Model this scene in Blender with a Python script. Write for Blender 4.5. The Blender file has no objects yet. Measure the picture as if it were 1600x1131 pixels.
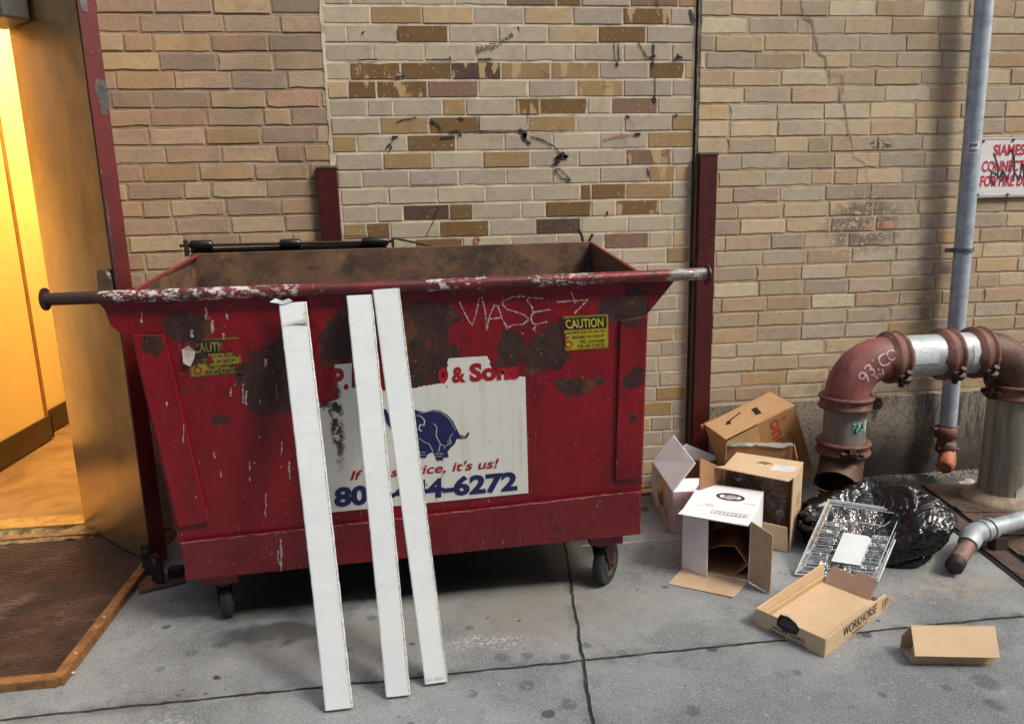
import bpy, math, random
from mathutils import Vector, Matrix, noise as mnoise
R = math.radians
random.seed(11)
scene = bpy.context.scene
col = scene.collection

# ------------------------------------------------------------------ camera
FPX, W0, H0 = 1150.0, 1600.0, 1131.0           # focal length in pixels of the photograph
YAW, PITCH, ROLL = 0.117064, 0.206757, 0.024359
CAM = Vector((0.0, -3.0849, 1.2880))           # wall plane is y = 0, ground z = 0


def cam_axes():
    f = Vector((math.sin(YAW), math.cos(YAW), 0)); r = Vector((math.cos(YAW), -math.sin(YAW), 0)); d = Vector((0, 0, -1))
    f2 = f * math.cos(PITCH) + d * math.sin(PITCH); d2 = d * math.cos(PITCH) - f * math.sin(PITCH)
    return r * math.cos(ROLL) + d2 * math.sin(ROLL), d2 * math.cos(ROLL) - r * math.sin(ROLL), f2


AX_R, AX_D, AX_F = cam_axes()
cam = bpy.data.cameras.new('camera')
cam.sensor_fit = 'HORIZONTAL'; cam.sensor_width = 36.0; cam.lens = FPX / W0 * 36.0
cam.clip_start = 0.05; cam.clip_end = 500
camo = bpy.data.objects.new('camera', cam); col.objects.link(camo)
m = Matrix.Identity(4)
for i in range(3):
    m[i][0] = AX_R[i]; m[i][1] = -AX_D[i]; m[i][2] = -AX_F[i]; m[i][3] = CAM[i]
camo.matrix_world = m
scene.camera = camo

# ------------------------------------------------------------------ light
SUN_EL, SUN_AZ = 48.0, 50.0                     # azimuth measured from -Y (towards the camera) round to +X
world = bpy.data.worlds.new('World'); scene.world = world; world.use_nodes = True
wn = world.node_tree.nodes; wl = world.node_tree.links
wn.clear()
sky = wn.new('ShaderNodeTexSky'); sky.sky_type = 'NISHITA'; sky.sun_disc = False
sky.sun_elevation = R(SUN_EL); sky.sun_rotation = R(180 - SUN_AZ)
sky.air_density = 1.0; sky.dust_density = 6.0; sky.ozone_density = 0.4
bg = wn.new('ShaderNodeBackground'); bg.inputs['Strength'].default_value = 0.13
wo = wn.new('ShaderNodeOutputWorld')
wl.new(sky.outputs[0], bg.inputs['Color']); wl.new(bg.outputs[0], wo.inputs['Surface'])
sl = bpy.data.lights.new('sun', 'SUN'); sl.energy = 1.4; sl.angle = R(13); sl.color = (1.0, 0.985, 0.90)
so = bpy.data.objects.new('sun', sl); col.objects.link(so)
to_sun = Vector((math.sin(R(SUN_AZ)) * math.cos(R(SUN_EL)), -math.cos(R(SUN_AZ)) * math.cos(R(SUN_EL)), math.sin(R(SUN_EL))))
so.rotation_euler = to_sun.to_track_quat('Z', 'Y').to_euler(); so.location = (3, -3, 5)
scene.view_settings.view_transform = 'Standard'; scene.view_settings.look = 'None'
scene.view_settings.exposure = 0.95; scene.view_settings.gamma = 1.0


# ------------------------------------------------------------------ helpers: places
def ray(u, v):
    return AX_R * ((u - 800) / FPX) + AX_D * ((v - 565.5) / FPX) + AX_F


def at(u, v, Y):                                 # point of the upright plane y = Y
    d = ray(u, v); return CAM + d * ((Y - CAM.y) / d.y)


def gr(u, v, z=0.0):                             # point of the level plane at height z
    d = ray(u, v); return CAM + d * ((z - CAM.z) / d.z)


def on_plane(u, v, p, n):
    d = ray(u, v); return CAM + d * ((p - CAM).dot(n) / d.dot(n))


# ------------------------------------------------------------------ helpers: meshes
class MB:
    def __init__(s):
        s.v = []; s.f = []; s.sm = []; s.col = []

    def add(s, vs, fs, smooth=False, tint=None):
        o = len(s.v); s.v += [Vector(p) for p in vs]
        for f in fs:
            s.f.append([o + i for i in f]); s.sm.append(smooth); s.col.append(tint)
        return s

    def poly(s, pts, tint=None):
        return s.add(pts, [list(range(len(pts)))], False, tint)

    def box(s, c, size, mat=None, taper=1.0):
        hx, hy, hz = [k / 2 for k in size]
        vs = [Vector((x * hx * (taper if z > 0 else 1), y * hy * (taper if z > 0 else 1), z * hz)) for z in (-1, 1) for y in (-1, 1) for x in (-1, 1)]
        if mat: vs = [mat @ p for p in vs]
        vs = [p + Vector(c) for p in vs]
        return s.add(vs, [(0, 2, 3, 1), (4, 5, 7, 6), (0, 1, 5, 4), (2, 6, 7, 3), (0, 4, 6, 2), (1, 3, 7, 5)])

    def slab(s, pts, th, n=None):                # polygon given thickness th along -n
        pts = [Vector(p) for p in pts]
        if n is None:
            n = (pts[1] - pts[0]).cross(pts[-1] - pts[0]).normalized()
        k = len(pts); b = [p - n * th for p in pts]
        fs = [list(range(k)), list(range(2 * k - 1, k - 1, -1))]
        for i in range(k):
            j = (i + 1) % k; fs.append((i, k + i, k + j, j))
        return s.add(pts + b, fs)

    def tube(s, pts, r, seg=12, caps=True, closed=False, smooth=True):
        pts = [Vector(p) for p in pts]; n = len(pts)
        rr = r if isinstance(r, (list, tuple)) else [r] * n
        tans = []
        for i in range(n):
            a = pts[i - 1] if (i > 0 or closed) else pts[i]; b = pts[(i + 1) % n] if (i < n - 1 or closed) else pts[i]
            t = (b - a); tans.append(t.normalized() if t.length > 1e-9 else (tans[-1] if tans else Vector((0, 0, 1))))
        up = Vector((0, 0, 1)) if abs(tans[0].z) < .9 else Vector((0, 1, 0))
        x = tans[0].cross(up).normalized(); vs = []
        for i in range(n):
            x = (x - tans[i] * x.dot(tans[i])).normalized(); y = tans[i].cross(x)
            for k in range(seg):
                a = 2 * math.pi * k / seg; vs.append(pts[i] + (x * math.cos(a) + y * math.sin(a)) * rr[i])
        fs = []
        for i in range(n if closed else n - 1):
            i2 = (i + 1) % n
            for k in range(seg):
                k2 = (k + 1) % seg; fs.append((i * seg + k, i * seg + k2, i2 * seg + k2, i2 * seg + k))
        s.add(vs, fs, smooth)
        if caps and not closed:
            s.add(vs[:seg], [list(range(seg - 1, -1, -1))]); s.add(vs[-seg:], [list(range(seg))])
        return s

    def ribbon(s, pts, w, n, jit=0.0, lift=0.0):  # flat painted stroke lying on a plane with normal n
        pts = [Vector(p) + n * lift for p in pts]
        if jit:
            q = [pts[0]]
            for a, b in zip(pts, pts[1:]):
                k = max(1, int((b - a).length / (w * 1.2)))
                for i in range(1, k + 1): q.append(a.lerp(b, i / k))
            pts = q
        vs = []; k = len(pts)
        for i, p in enumerate(pts):
            t = (pts[min(i + 1, k - 1)] - pts[max(i - 1, 0)]); t.normalize()
            sd = n.cross(t).normalized(); ww = w * (1 + random.uniform(-jit, jit)) / 2
            off = sd * random.uniform(-jit, jit) * w * .25
            vs += [p + sd * ww + off, p - sd * ww + off]
        return s.add(vs, [(2 * i, 2 * i + 1, 2 * i + 3, 2 * i + 2) for i in range(k - 1)])

    def ring(s, c, n, r, w, seg=24):
        n = Vector(n).normalized(); x = n.orthogonal().normalized(); y = n.cross(x); vs = []
        for k in range(seg):
            a = 2 * math.pi * k / seg; d = x * math.cos(a) + y * math.sin(a); vs += [Vector(c) + d * r, Vector(c) + d * (r + w)]
        return s.add(vs, [(2 * k, 2 * ((k + 1) % seg), 2 * ((k + 1) % seg) + 1, 2 * k + 1) for k in range(seg)])

    def cyl(s, a, b, r, seg=20):
        return s.tube([a, b], r, seg)

    def grid(s, fn, nu, nv, smooth=True, closed_u=False):
        vs = [fn(i / (nu if closed_u else nu - 1), j / (nv - 1)) for j in range(nv) for i in range(nu)]
        fs = []
        for j in range(nv - 1):
            for i in range(nu if closed_u else nu - 1):
                i2 = (i + 1) % nu; fs.append((j * nu + i, j * nu + i2, (j + 1) * nu + i2, (j + 1) * nu + i))
        return s.add(vs, fs, smooth)


ROOTM = {}


def part(name, mb, mat, parent=None, local=False, bevel=0.0, seg=2):
    """link mb as ONE mesh object; world coordinates unless local, then carried into the root's frame"""
    root = parent
    while root is not None and root.parent is not None: root = root.parent
    M = Matrix.Identity(4)
    if root is not None and not local: M = ROOTM[root.name].inverted()
    me = bpy.data.meshes.new(name)
    me.from_pydata([tuple(M @ p) for p in mb.v], [], mb.f)
    me.polygons.foreach_set('use_smooth', mb.sm)
    if any(c is not None for c in mb.col):
        at_ = me.color_attributes.new('tint', 'FLOAT_COLOR', 'CORNER'); data = []
        for f, c in zip(mb.f, mb.col):
            data += list(c or (1, 1, 1, 1)) * len(f)
        at_.data.foreach_set('color', data)
    me.materials.append(mat); me.validate(); me.update()
    o = bpy.data.objects.new(name, me); col.objects.link(o)
    if parent is not None: o.parent = parent
    if bevel:
        b = o.modifiers.new('bevel', 'BEVEL'); b.width = bevel; b.segments = seg; b.limit_method = 'ANGLE'; b.angle_limit = R(40)
    return o


def tag(o, label, cat, group=None, kind=None):
    if label: o['label'] = label
    if cat: o['category'] = cat
    if group: o['group'] = group
    if kind: o['kind'] = kind
    return o


def thing(name, loc, label, cat, group=None, rot=(0, 0, 0)):
    o = bpy.data.objects.new(name, None); col.objects.link(o)
    o.location = loc; o.rotation_euler = rot; o.empty_display_size = .1
    from mathutils import Euler
    ROOTM[o.name] = Matrix.Translation(Vector(loc)) @ Euler(rot).to_matrix().to_4x4()
    return tag(o, label, cat, group)


def solo(o, loc=None):                            # register a single mesh thing so that it may carry parts
    ROOTM[o.name] = o.matrix_world.copy(); return o


def text_mb(s, bold=0.0, italic=0.0, spacing=1.0):
    cu = bpy.data.curves.new('text', 'FONT'); cu.body = s; cu.size = 1; cu.offset = bold; cu.shear = italic
    cu.space_character = spacing; cu.resolution_u = 3
    o = bpy.data.objects.new('text', cu); col.objects.link(o)
    dg = bpy.context.evaluated_depsgraph_get(); dg.update()
    me = bpy.data.meshes.new_from_object(o.evaluated_get(dg))
    vs = [v.co.copy() for v in me.vertices]; fs = [list(p.vertices) for p in me.polygons]
    bpy.data.objects.remove(o); bpy.data.curves.remove(cu); bpy.data.meshes.remove(me)
    x0 = min(v.x for v in vs); x1 = max(v.x for v in vs); y0 = min(v.y for v in vs); y1 = max(v.y for v in vs)
    return [((v.x - x0) / (x1 - x0), (v.y - y0) / (y1 - y0)) for v in vs], fs


def write(mb, s, bl, br, tl, lift=0.0015, bold=0.02, italic=0.0, spacing=1.0, tr=None):
    """letters of s stretched into the parallelogram (bottom-left, bottom-right, top-left)"""
    bl, br, tl = Vector(bl), Vector(br), Vector(tl)
    tr = Vector(tr) if tr is not None else br + tl - bl
    n = (br - bl).cross(tl - bl).normalized(); uv, fs = text_mb(s, bold, italic, spacing)
    return mb.add([(bl.lerp(br, u)).lerp(tl.lerp(tr, u), v) + n * lift for u, v in uv], fs)


# ------------------------------------------------------------------ helpers: materials
def S(r, g, b):
    f = lambda c: ((c / 255 + .055) / 1.055) ** 2.4 if c > 10 else c / 255 / 12.92
    return (f(r), f(g), f(b), 1)


class G:
    def __init__(s, name, rough=.6, metal=0.0, coord='Object', ref=None, spec=None):
        s.mat = bpy.data.materials.new(name); s.mat.use_nodes = True
        s.t = s.mat.node_tree; s.b = s.t.nodes['Principled BSDF']
        s.b.inputs['Roughness'].default_value = rough; s.b.inputs['Metallic'].default_value = metal
        if spec is not None: s.b.inputs['Specular IOR Level'].default_value = spec
        tc = s.n('ShaderNodeTexCoord')
        if ref is not None: tc.object = ref
        s.co = s.n('ShaderNodeNewGeometry').outputs['Position'] if coord == 'World' else tc.outputs[coord]

    def n(s, t, **k):
        x = s.t.nodes.new(t)
        for a, b in k.items(): setattr(x, a, b)
        return x

    def put(s, sock, val):
        if hasattr(val, 'is_output'): s.t.links.new(val, sock)
        elif val is not None: sock.default_value = val

    def scaled(s, v, vec=None):
        x = s.n('ShaderNodeVectorMath', operation='MULTIPLY'); s.put(x.inputs[0], vec or s.co); x.inputs[1].default_value = v; return x.outputs[0]

    def noise(s, scale, detail=5, rough=.6, dist=0.0, vec=None, out=0):
        x = s.n('ShaderNodeTexNoise'); s.put(x.inputs['Vector'], vec or s.co); x.inputs['Scale'].default_value = scale
        x.inputs['Detail'].default_value = detail; x.inputs['Roughness'].default_value = rough; x.inputs['Distortion'].default_value = dist
        return x.outputs[out]

    def voro(s, scale, vec=None, feature='F1', rand=1.0, out='Distance'):
        x = s.n('ShaderNodeTexVoronoi', feature=feature); s.put(x.inputs['Vector'], vec or s.co); x.inputs['Scale'].default_value = scale
        x.inputs['Randomness'].default_value = rand
        return x.outputs[out]

    def step(s, x, lo, hi, a=0.0, b=1.0):
        r = s.n('ShaderNodeMapRange', interpolation_type='SMOOTHSTEP'); s.put(r.inputs[0], x)
        r.inputs[1].default_value = lo; r.inputs[2].default_value = hi; r.inputs[3].default_value = a; r.inputs[4].default_value = b
        return r.outputs[0]

    def m(s, op, a, b=None, c=None):
        x = s.n('ShaderNodeMath', operation=op); s.put(x.inputs[0], a); s.put(x.inputs[1], b)
        if c is not None: s.put(x.inputs[2], c)
        return x.outputs[0]

    def mix(s, fac, a, b, blend='MIX'):
        x = s.n('ShaderNodeMix', data_type='RGBA', blend_type=blend); s.put(x.inputs[0], fac); s.put(x.inputs[6], a); s.put(x.inputs[7], b)
        return x.outputs[2]

    def sep(s, vec=None):
        x = s.n('ShaderNodeSeparateXYZ'); s.put(x.inputs[0], vec or s.co); return x.outputs

    def blob(s, c, r, vec=None, soft=.35):          # 1 inside an ellipsoid, 0 outside
        a = s.n('ShaderNodeVectorMath', operation='SUBTRACT'); s.put(a.inputs[0], vec or s.co); a.inputs[1].default_value = c
        b = s.n('ShaderNodeVectorMath', operation='DIVIDE'); s.put(b.inputs[0], a.outputs[0]); b.inputs[1].default_value = r
        l = s.n('ShaderNodeVectorMath', operation='LENGTH'); s.put(l.inputs[0], b.outputs[0])
        return s.step(l.outputs['Value'], 1 + soft, 1 - soft)

    def warp(s, amt, scale=8, detail=4):
        x = s.n('ShaderNodeTexNoise'); s.put(x.inputs['Vector'], s.co); x.inputs['Scale'].default_value = scale; x.inputs['Detail'].default_value = detail
        a = s.n('ShaderNodeVectorMath', operation='SUBTRACT'); s.put(a.inputs[0], x.outputs['Color']); a.inputs[1].default_value = (.5, .5, .5)
        b = s.n('ShaderNodeVectorMath', operation='MULTIPLY_ADD'); s.put(b.inputs[0], a.outputs[0]); b.inputs[1].default_value = (amt,) * 3; s.put(b.inputs[2], s.co)
        return b.outputs[0]

    def bump(s, h, dist=.002, strength=1.0):
        x = s.n('ShaderNodeBump'); x.inputs['Strength'].default_value = strength; x.inputs['Distance'].default_value = dist
        s.put(x.inputs['Height'], h)
        old = s.b.inputs['Normal']
        if old.is_linked: s.put(x.inputs['Normal'], old.links[0].from_socket)
        s.t.links.new(x.outputs[0], s.b.inputs['Normal']); return s

    def color(s, c): s.put(s.b.inputs['Base Color'], c); return s

    def rough(s, c): s.put(s.b.inputs['Roughness'], c); return s

    def maxall(s, l):
        r = l[0]
        for x in l[1:]: r = s.m('MAXIMUM', r, x)
        return r


def simple(name, c1, c2=None, scale=20, rough=.6, metal=0.0, bump=0.0, bscale=60, spec=None):
    g = G(name, rough, metal, spec=spec)
    c2 = c2 or tuple(k * .7 for k in c1[:3]) + (1,)
    g.color(g.mix(g.step(g.noise(scale, 6, .65), .35, .68), c1, c2))
    if bump: g.bump(g.noise(bscale, 4), bump)
    return g.mat


# ================================================================== GROUND
def ground_material():
    g = G('pavement concrete', .82)
    w = g.warp(.02, 14)
    x, y, z = g.sep(w)
    big = g.noise(1.7, 6, .62); mid = g.noise(9, 6, .7); fine = g.noise(160, 3, .7)
    c = g.mix(g.step(big, .35, .68), S(148, 152, 151), S(116, 120, 121))
    c = g.mix(g.m('MULTIPLY', g.step(mid, .5, .74), .6), c, S(92, 93, 94))
    c = g.mix(g.m('MULTIPLY', g.step(g.noise(5.3, 5, .7), .56, .72), .5), c, S(160, 160, 157))
    c = g.mix(g.m('MULTIPLY', g.step(g.noise(3.4, 7, .75, .6), .5, .66), .5), c, S(96, 98, 98))
    c = g.mix(g.m('MULTIPLY', g.step(g.noise(26, 5, .75), .56, .7), .5), c, S(82, 83, 84))
    c = g.mix(g.m('MULTIPLY', g.step(g.noise(31, 5, .75, .3), .58, .7), .55), c, S(182, 186, 184))
    c = g.mix(g.m('MULTIPLY', g.step(fine, .45, .68), .5), c, S(176, 180, 180))
    c = g.mix(g.m('MULTIPLY', g.step(g.noise(200, 3, .6), .57, .66), .7), c, S(66, 66, 67))
    # wet, greasy stains plus painted shade under the container, grime by the wall; warm tan wear patches
    overlay = g.maxall([g.m('MULTIPLY', g.blob((-.48, -.93, 0), (.18, .07, 9), g.warp(.3, 7), .4), .8), g.blob((-.05, -.44, 0), (.8, .34, 9), g.warp(.25, 4), .25),
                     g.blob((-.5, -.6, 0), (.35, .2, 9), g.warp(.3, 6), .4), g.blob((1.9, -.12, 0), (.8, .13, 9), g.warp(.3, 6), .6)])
    c = g.mix(g.m('MULTIPLY', overlay, .86), c, S(36, 35, 34))
    warm = g.maxall([g.blob((-.28, -1.03, 0), (.25, .12, 9), g.warp(.25, 6), .7), g.blob((.47, -.55, 0), (.07, .22, 9), g.warp(.1, 8), .4), g.blob((.3, -.92, 0), (.35, .16, 9), g.warp(.25, 6), .7)])
    c = g.mix(g.m('MULTIPLY', warm, .5), c, S(126, 118, 104))
    rusty = g.blob((1.72, -1.0, 0), (.2, .07, 9), g.warp(.2, 9), .7)
    c = g.mix(g.m('MULTIPLY', g.m('MULTIPLY', rusty, g.step(g.noise(19, 5, .7), .4, .62)), .55), c, S(176, 156, 128))
    # spilt white paint
    wp = g.m('MULTIPLY', g.blob((.15, -1.085, 0), (.12, .028, 9), g.warp(.12, 9), .6), g.step(g.noise(70, 5, .7), .5, .58))
    wp2 = g.m('MULTIPLY', g.blob((-.72, -1.33, 0), (.09, .05, 9), g.warp(.12, 9), .6), g.step(g.noise(60, 5, .7), .5, .58))
    wp3 = g.m('MULTIPLY', g.step(g.noise(2.1, 3), .5, .6), g.step(g.noise(85, 3, .6), .69, .72))
    c = g.mix(g.m('MULTIPLY', g.maxall([wp, wp2, wp3]), .6), c, S(205, 206, 204))
    # trodden chewing gum
    v = g.n('ShaderNodeTexVoronoi'); g.put(v.inputs['Vector'], g.scaled((1, 1.25, 0), g.warp(.012, 30))); v.inputs['Scale'].default_value = 9
    sz = g.step(g.noise(3.1, 2), .52, .66, .0, .21)
    gum = g.step(g.m('SUBTRACT', v.outputs['Distance'], sz), .0, -.03)
    c = g.mix(g.m('MULTIPLY', gum, .8), c, S(62, 62, 64))
    v2 = g.n('ShaderNodeTexVoronoi'); g.put(v2.inputs['Vector'], g.scaled((1, 1.2, 0), g.warp(.02, 24))); v2.inputs['Scale'].default_value = 23
    sz2 = g.step(g.noise(4.7, 2), .5, .7, .0, .2)
    c = g.mix(g.m('MULTIPLY', g.step(g.m('SUBTRACT', v2.outputs['Distance'], sz2), .0, -.03), .6), c, S(72, 72, 74))
    spots = [(784, 1027, 14), (823, 1024, 11), (883, 1025, 11), (889, 1100, 14), (734, 980, 9), (581, 965, 11), (823, 1071, 14), (737, 1083, 10), (1380, 1085, 8), (917, 1008, 9), (972, 1021, 13), (1082, 1110, 13), (1245, 1050, 8), (660, 1000, 7), (545, 1015, 7), (300, 1020, 10), (1540, 1065, 22), (1555, 1100, 16), (1480, 1075, 9), (450, 1003, 8), (1330, 905, 7), (1590, 960, 10), (250, 1045, 9)]
    ww = g.warp(.014, 40)
    sp = g.maxall([g.blob(tuple(gr(u, v)), (r_ / 640, r_ / 640, 9), ww, .25) for u, v, r_ in spots])
    c = g.mix(g.m('MULTIPLY', g.m('MULTIPLY', sp, g.step(g.noise(38, 3), .3, .5)), .5), c, S(62, 64, 66))
    # cut joints
    j1 = g.m('ABSOLUTE', g.m('ADD', g.m('ADD', y, 1.214), g.m('MULTIPLY', x, -.008)))
    j2 = g.m('ABSOLUTE', g.m('SUBTRACT', g.m('SUBTRACT', x, .553), g.m('MULTIPLY', y, .1225)))
    j3 = g.m('ADD', g.m('ABSOLUTE', g.m('ADD', y, .488)), g.step(x, .56, .5, 0, 1))
    line = g.maxall([g.step(j1, .0058, .0025), g.step(j2, .0062, .0028), g.m('MULTIPLY', g.step(j3, .006, .003), .0)])
    soil = g.m('MULTIPLY', g.maxall([g.step(j1, .05, .0), g.step(j2, .04, .0)]), g.step(g.noise(11, 4), .4, .66))
    c = g.mix(g.m('MULTIPLY', soil, .55), c, S(70, 69, 67))
    c = g.mix(g.m('MULTIPLY', line, g.step(g.noise(16, 4, .7), .25, .5, .55, 1.0)), c, S(44, 42, 40))
    pale = g.m('MULTIPLY', g.step(j3, .006, .003), .7)
    c = g.mix(pale, c, S(165, 160, 150))
    # hairline cracks at the left
    cr = g.m('MULTIPLY', g.step(g.voro(2.3, g.warp(.1, 9), 'DISTANCE_TO_EDGE'), .007, .002), g.blob((-1.13, -1.2, 0), (.22, .09, 9), None, .2))
    c = g.mix(g.m('MULTIPLY', cr, .85), c, S(44, 43, 42))
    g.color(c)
    g.rough(g.step(big, .3, .7, .7, .92))
    h = g.m('ADD', g.m('MULTIPLY', fine, .5), g.m('MULTIPLY', mid, .9))
    g.bump(g.m('SUBTRACT', h, g.m('MULTIPLY', g.m('MAXIMUM', line, cr), 3.0)), .0028)
    return g.mat


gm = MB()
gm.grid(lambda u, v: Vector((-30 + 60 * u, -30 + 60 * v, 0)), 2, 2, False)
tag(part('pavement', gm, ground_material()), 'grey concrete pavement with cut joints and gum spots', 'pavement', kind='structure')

# ================================================================== BRICK WALLS
CO = .0677


def brick_mat(name, bump=.0016, overlay=None, rough_tex=1.0):
    g = G(name, .9, coord='World')
    a = g.n('ShaderNodeVertexColor', layer_name='tint')
    c = a.outputs['Color']
    c = g.mix(g.m('MULTIPLY', g.step(g.noise(26, 6, .7), .42, .7), .4), c, g.mix(1.0, c, (.62, .58, .55, 1), 'MULTIPLY'))
    c = g.mix(g.m('MULTIPLY', g.step(g.noise(130, 4, .7), .5, .72), .35), c, g.mix(1.0, c, (.6, .56, .5, 1), 'MULTIPLY'))
    c = g.mix(g.m('MULTIPLY', g.step(g.noise(75, 3, .6), .62, .7), .35), c, S(205, 196, 176))
    c = g.mix(g.m('MULTIPLY', g.step(g.noise(1.4, 5, .65), .48, .72), .4), c, g.mix(1.0, c, (.66, .62, .58, 1), 'MULTIPLY'))
    if overlay: c = overlay(g, c)
    # dark stain streaks inside the bricks whose alpha asks for it
    st = g.m('MULTIPLY', g.step(g.m('ADD', g.noise(13, 5, .6, 0, g.scaled((1.6, 1, .5))), g.m('MULTIPLY', a.outputs['Alpha'], .0)), .54, .57), a.outputs['Alpha'])
    c = g.mix(g.m('MULTIPLY', st, .9), c, S(178, 152, 112))
    g.color(c)
    g.bump(g.m('ADD', g.noise(80, 7, .85), g.m('MULTIPLY', g.step(g.noise(46, 5, .7), .62, .7), -.5)), bump * 1.7)
    return g.mat


def add_brick(mb, x0, x1, z0, z1, y, tint, tex=1.0):
    """one brick face with arris: outer rim at the mortar, inner rim proud"""
    e = random.uniform(.0010, .0020)
    yy = y + random.uniform(-.0012, .0010); j = .0011 * tex
    ring = []; nx = max(2, int((x1 - x0) / .034))
    for i in range(nx): ring.append((x0 + (x1 - x0) * i / nx, z0, 0, 1))
    for i in range(2): ring.append((x1, z0 + (z1 - z0) * i / 2, -1, 0))
    for i in range(nx): ring.append((x1 - (x1 - x0) * i / nx, z1, 0, -1))
    for i in range(2): ring.append((x0, z1 - (z1 - z0) * i / 2, 1, 0))
    k = len(ring); o_, i_ = [], []; cx, cz = (x0 + x1) / 2, (z0 + z1) / 2
    for (px_, pz_, nx_, nz_) in ring:
        px_ += random.uniform(-j, j); pz_ += random.uniform(-j, j)
        if random.random() < .03 * tex: px_ += nx_ * .004 + (cx - px_) * .02; pz_ += nz_ * .004
        ee = e * random.uniform(.6, 1.5); o_.append((px_, pz_)); i_.append((px_ + math.copysign(min(ee, abs(cx - px_)), cx - px_), pz_ + math.copysign(ee, cz - pz_)))
    vs = [(a, y + .012, b) for a, b in o_] + [(a, yy + e * .8, b) for a, b in o_] + [(a, yy, b) for a, b in i_]
    fs = [list(range(2 * k, 3 * k))] + [(k + i, k + (i + 1) % k, 2 * k + (i + 1) % k, 2 * k + i) for i in range(k)] + [(i, (i + 1) % k, k + (i + 1) % k, k + i) for i in range(k)]
    mb.add(vs, fs, False, tint)


def jit(c, d=.1):
    k = 1 + random.uniform(-d, d)
    return tuple(min(1, x * k * (1 + random.uniform(-.012, .012))) for x in c[:3])


TAN = [S(177, 157, 130), S(171, 153, 130), S(183, 166, 138), S(176, 163, 143), S(170, 157, 139), S(187, 174, 149), S(176, 153, 126), S(170, 153, 133), S(181, 162, 132)]
PINK = [S(182, 156, 134), S(176, 152, 132), S(186, 162, 142)]
LEFTP = [S(177, 154, 128), S(169, 146, 124), S(183, 164, 136), S(177, 150, 126), S(165, 144, 123), S(185, 160, 126), S(173, 142, 116), S(161, 140, 121), S(178, 149, 113)]
YEL = [S(185, 162, 127), S(181, 155, 119), S(188, 170, 138)]


def bond(mb, xa, xb, z_top, rows, phase, pal, pitch=.2094, joint=.011, skip=None, tone=lambda x, z: 1.0):
    for r in range(rows):
        z1 = z_top - r * CO; z0 = z1 - CO + joint
        x = phase[r % 2] + (random.uniform(-.012, .012)) - 60 * pitch
        while x < xb:
            w = pitch
            q = random.random()
            if q < .07: w = pitch / 2
            elif q < .12: w = pitch * .72
            a, b = max(x, xa), min(x + w - joint * random.uniform(.8, 1.2), xb)
            if b - a > .012 and not (skip and skip(a, b, z0, z1)):
                t = tone((a + b) / 2, (z0 + z1) / 2)
                c = jit(random.choice(pal), .16)
                dz = random.uniform(-.0018, .0018)
                add_brick(mb, a, b, z0 + dz, z1 + dz + random.uniform(-.0015, .0005), 0, tuple(k * t for k in c) + (0.0,), 1.3)
            x += w
    return mb


def mortar_mat(name, c1, c2):
    g = G(name, .95)
    g.color(g.mix(g.step(g.noise(9, 6, .7), .35, .7), c1, c2)); g.bump(g.noise(150, 4, .7), .003)
    return g.mat


def wall_dirt_right(g, c):
    # soot and old grey patching by the connection, shadow-free real stains
    grey = g.m('MULTIPLY', g.blob((1.94, 0, 1.18), (.17, .2, .12), g.warp(.1, 11), .35), g.step(g.noise(24, 4, .7), .3, .5))
    c = g.mix(g.m('MULTIPLY', grey, .85), c, S(104, 90, 80))
    wh = g.m('MULTIPLY', g.blob((1.93, 0, 1.17), (.2, .2, .14), g.warp(.08, 16), .3), g.step(g.noise(38, 4, .65, 1.5), .56, .6))
    c = g.mix(g.m('MULTIPLY', wh, .8), c, S(205, 192, 178))
    pk = g.m('MULTIPLY', g.maxall([g.blob((1.975, 0, 1.165), (.032, .2, .018), g.warp(.03, 40), .4), g.blob((2.06, 0, 1.17), (.03, .2, .02), g.warp(.03, 40), .4)]), .7)
    c = g.mix(pk, c, S(196, 138, 118))
    blk = g.m('MULTIPLY', g.blob((1.985, 0, 1.515), (.055, .2, .022), g.warp(.03, 30), .3), g.step(g.noise(60, 3, .6), .47, .55))
    c = g.mix(g.m('MULTIPLY', blk, .85), c, S(48, 42, 38))
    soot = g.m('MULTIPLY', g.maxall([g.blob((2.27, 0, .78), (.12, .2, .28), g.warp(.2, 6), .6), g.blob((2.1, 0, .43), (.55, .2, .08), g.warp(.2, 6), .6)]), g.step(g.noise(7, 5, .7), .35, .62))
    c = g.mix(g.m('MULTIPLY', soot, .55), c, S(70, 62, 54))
    hole = g.step(g.voro(7.5, g.scaled((1, 0, 1))), .032, .022)
    hole = g.m('MULTIPLY', hole, g.blob((1.9, 0, 1.25), (.45, .3, .4), None, .3))
    return g.mix(hole, c, S(36, 30, 26))


def wall_dirt_left(g, c):
    d = g.m('MULTIPLY', g.step(g.noise(2.3, 5, .65), .44, .68), .35)
    return g.mix(d, c, S(92, 80, 70))


XI0, XI1 = -.338, 1.150                          # the bricked-up opening
bw = thing('brick_wall', (-.9, 0, 0), 'tan brick wall left of the bricked-up opening, behind the open door', 'wall', 'tan brick walls of the building')
ph = (-.875, -.779)
DOOR_L, DOOR_R, DOOR_T = -2.2, -1.405, 2.30
ml = MB(); bond(ml, DOOR_R, XI0 - .004, 2.0196 + CO * 16, 47, ph, LEFTP)
part('brickwork', ml, brick_mat('left bricks', .0022, wall_dirt_left), bw)
mm = MB(); mm.box(((DOOR_R + XI0) / 2 - .001, .1232, 1.5), (XI0 - DOOR_R + .002, .24, 3.2)); part('mortar', mm, mortar_mat('brown mortar', S(168, 148, 126), S(134, 116, 98)), bw)

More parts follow.
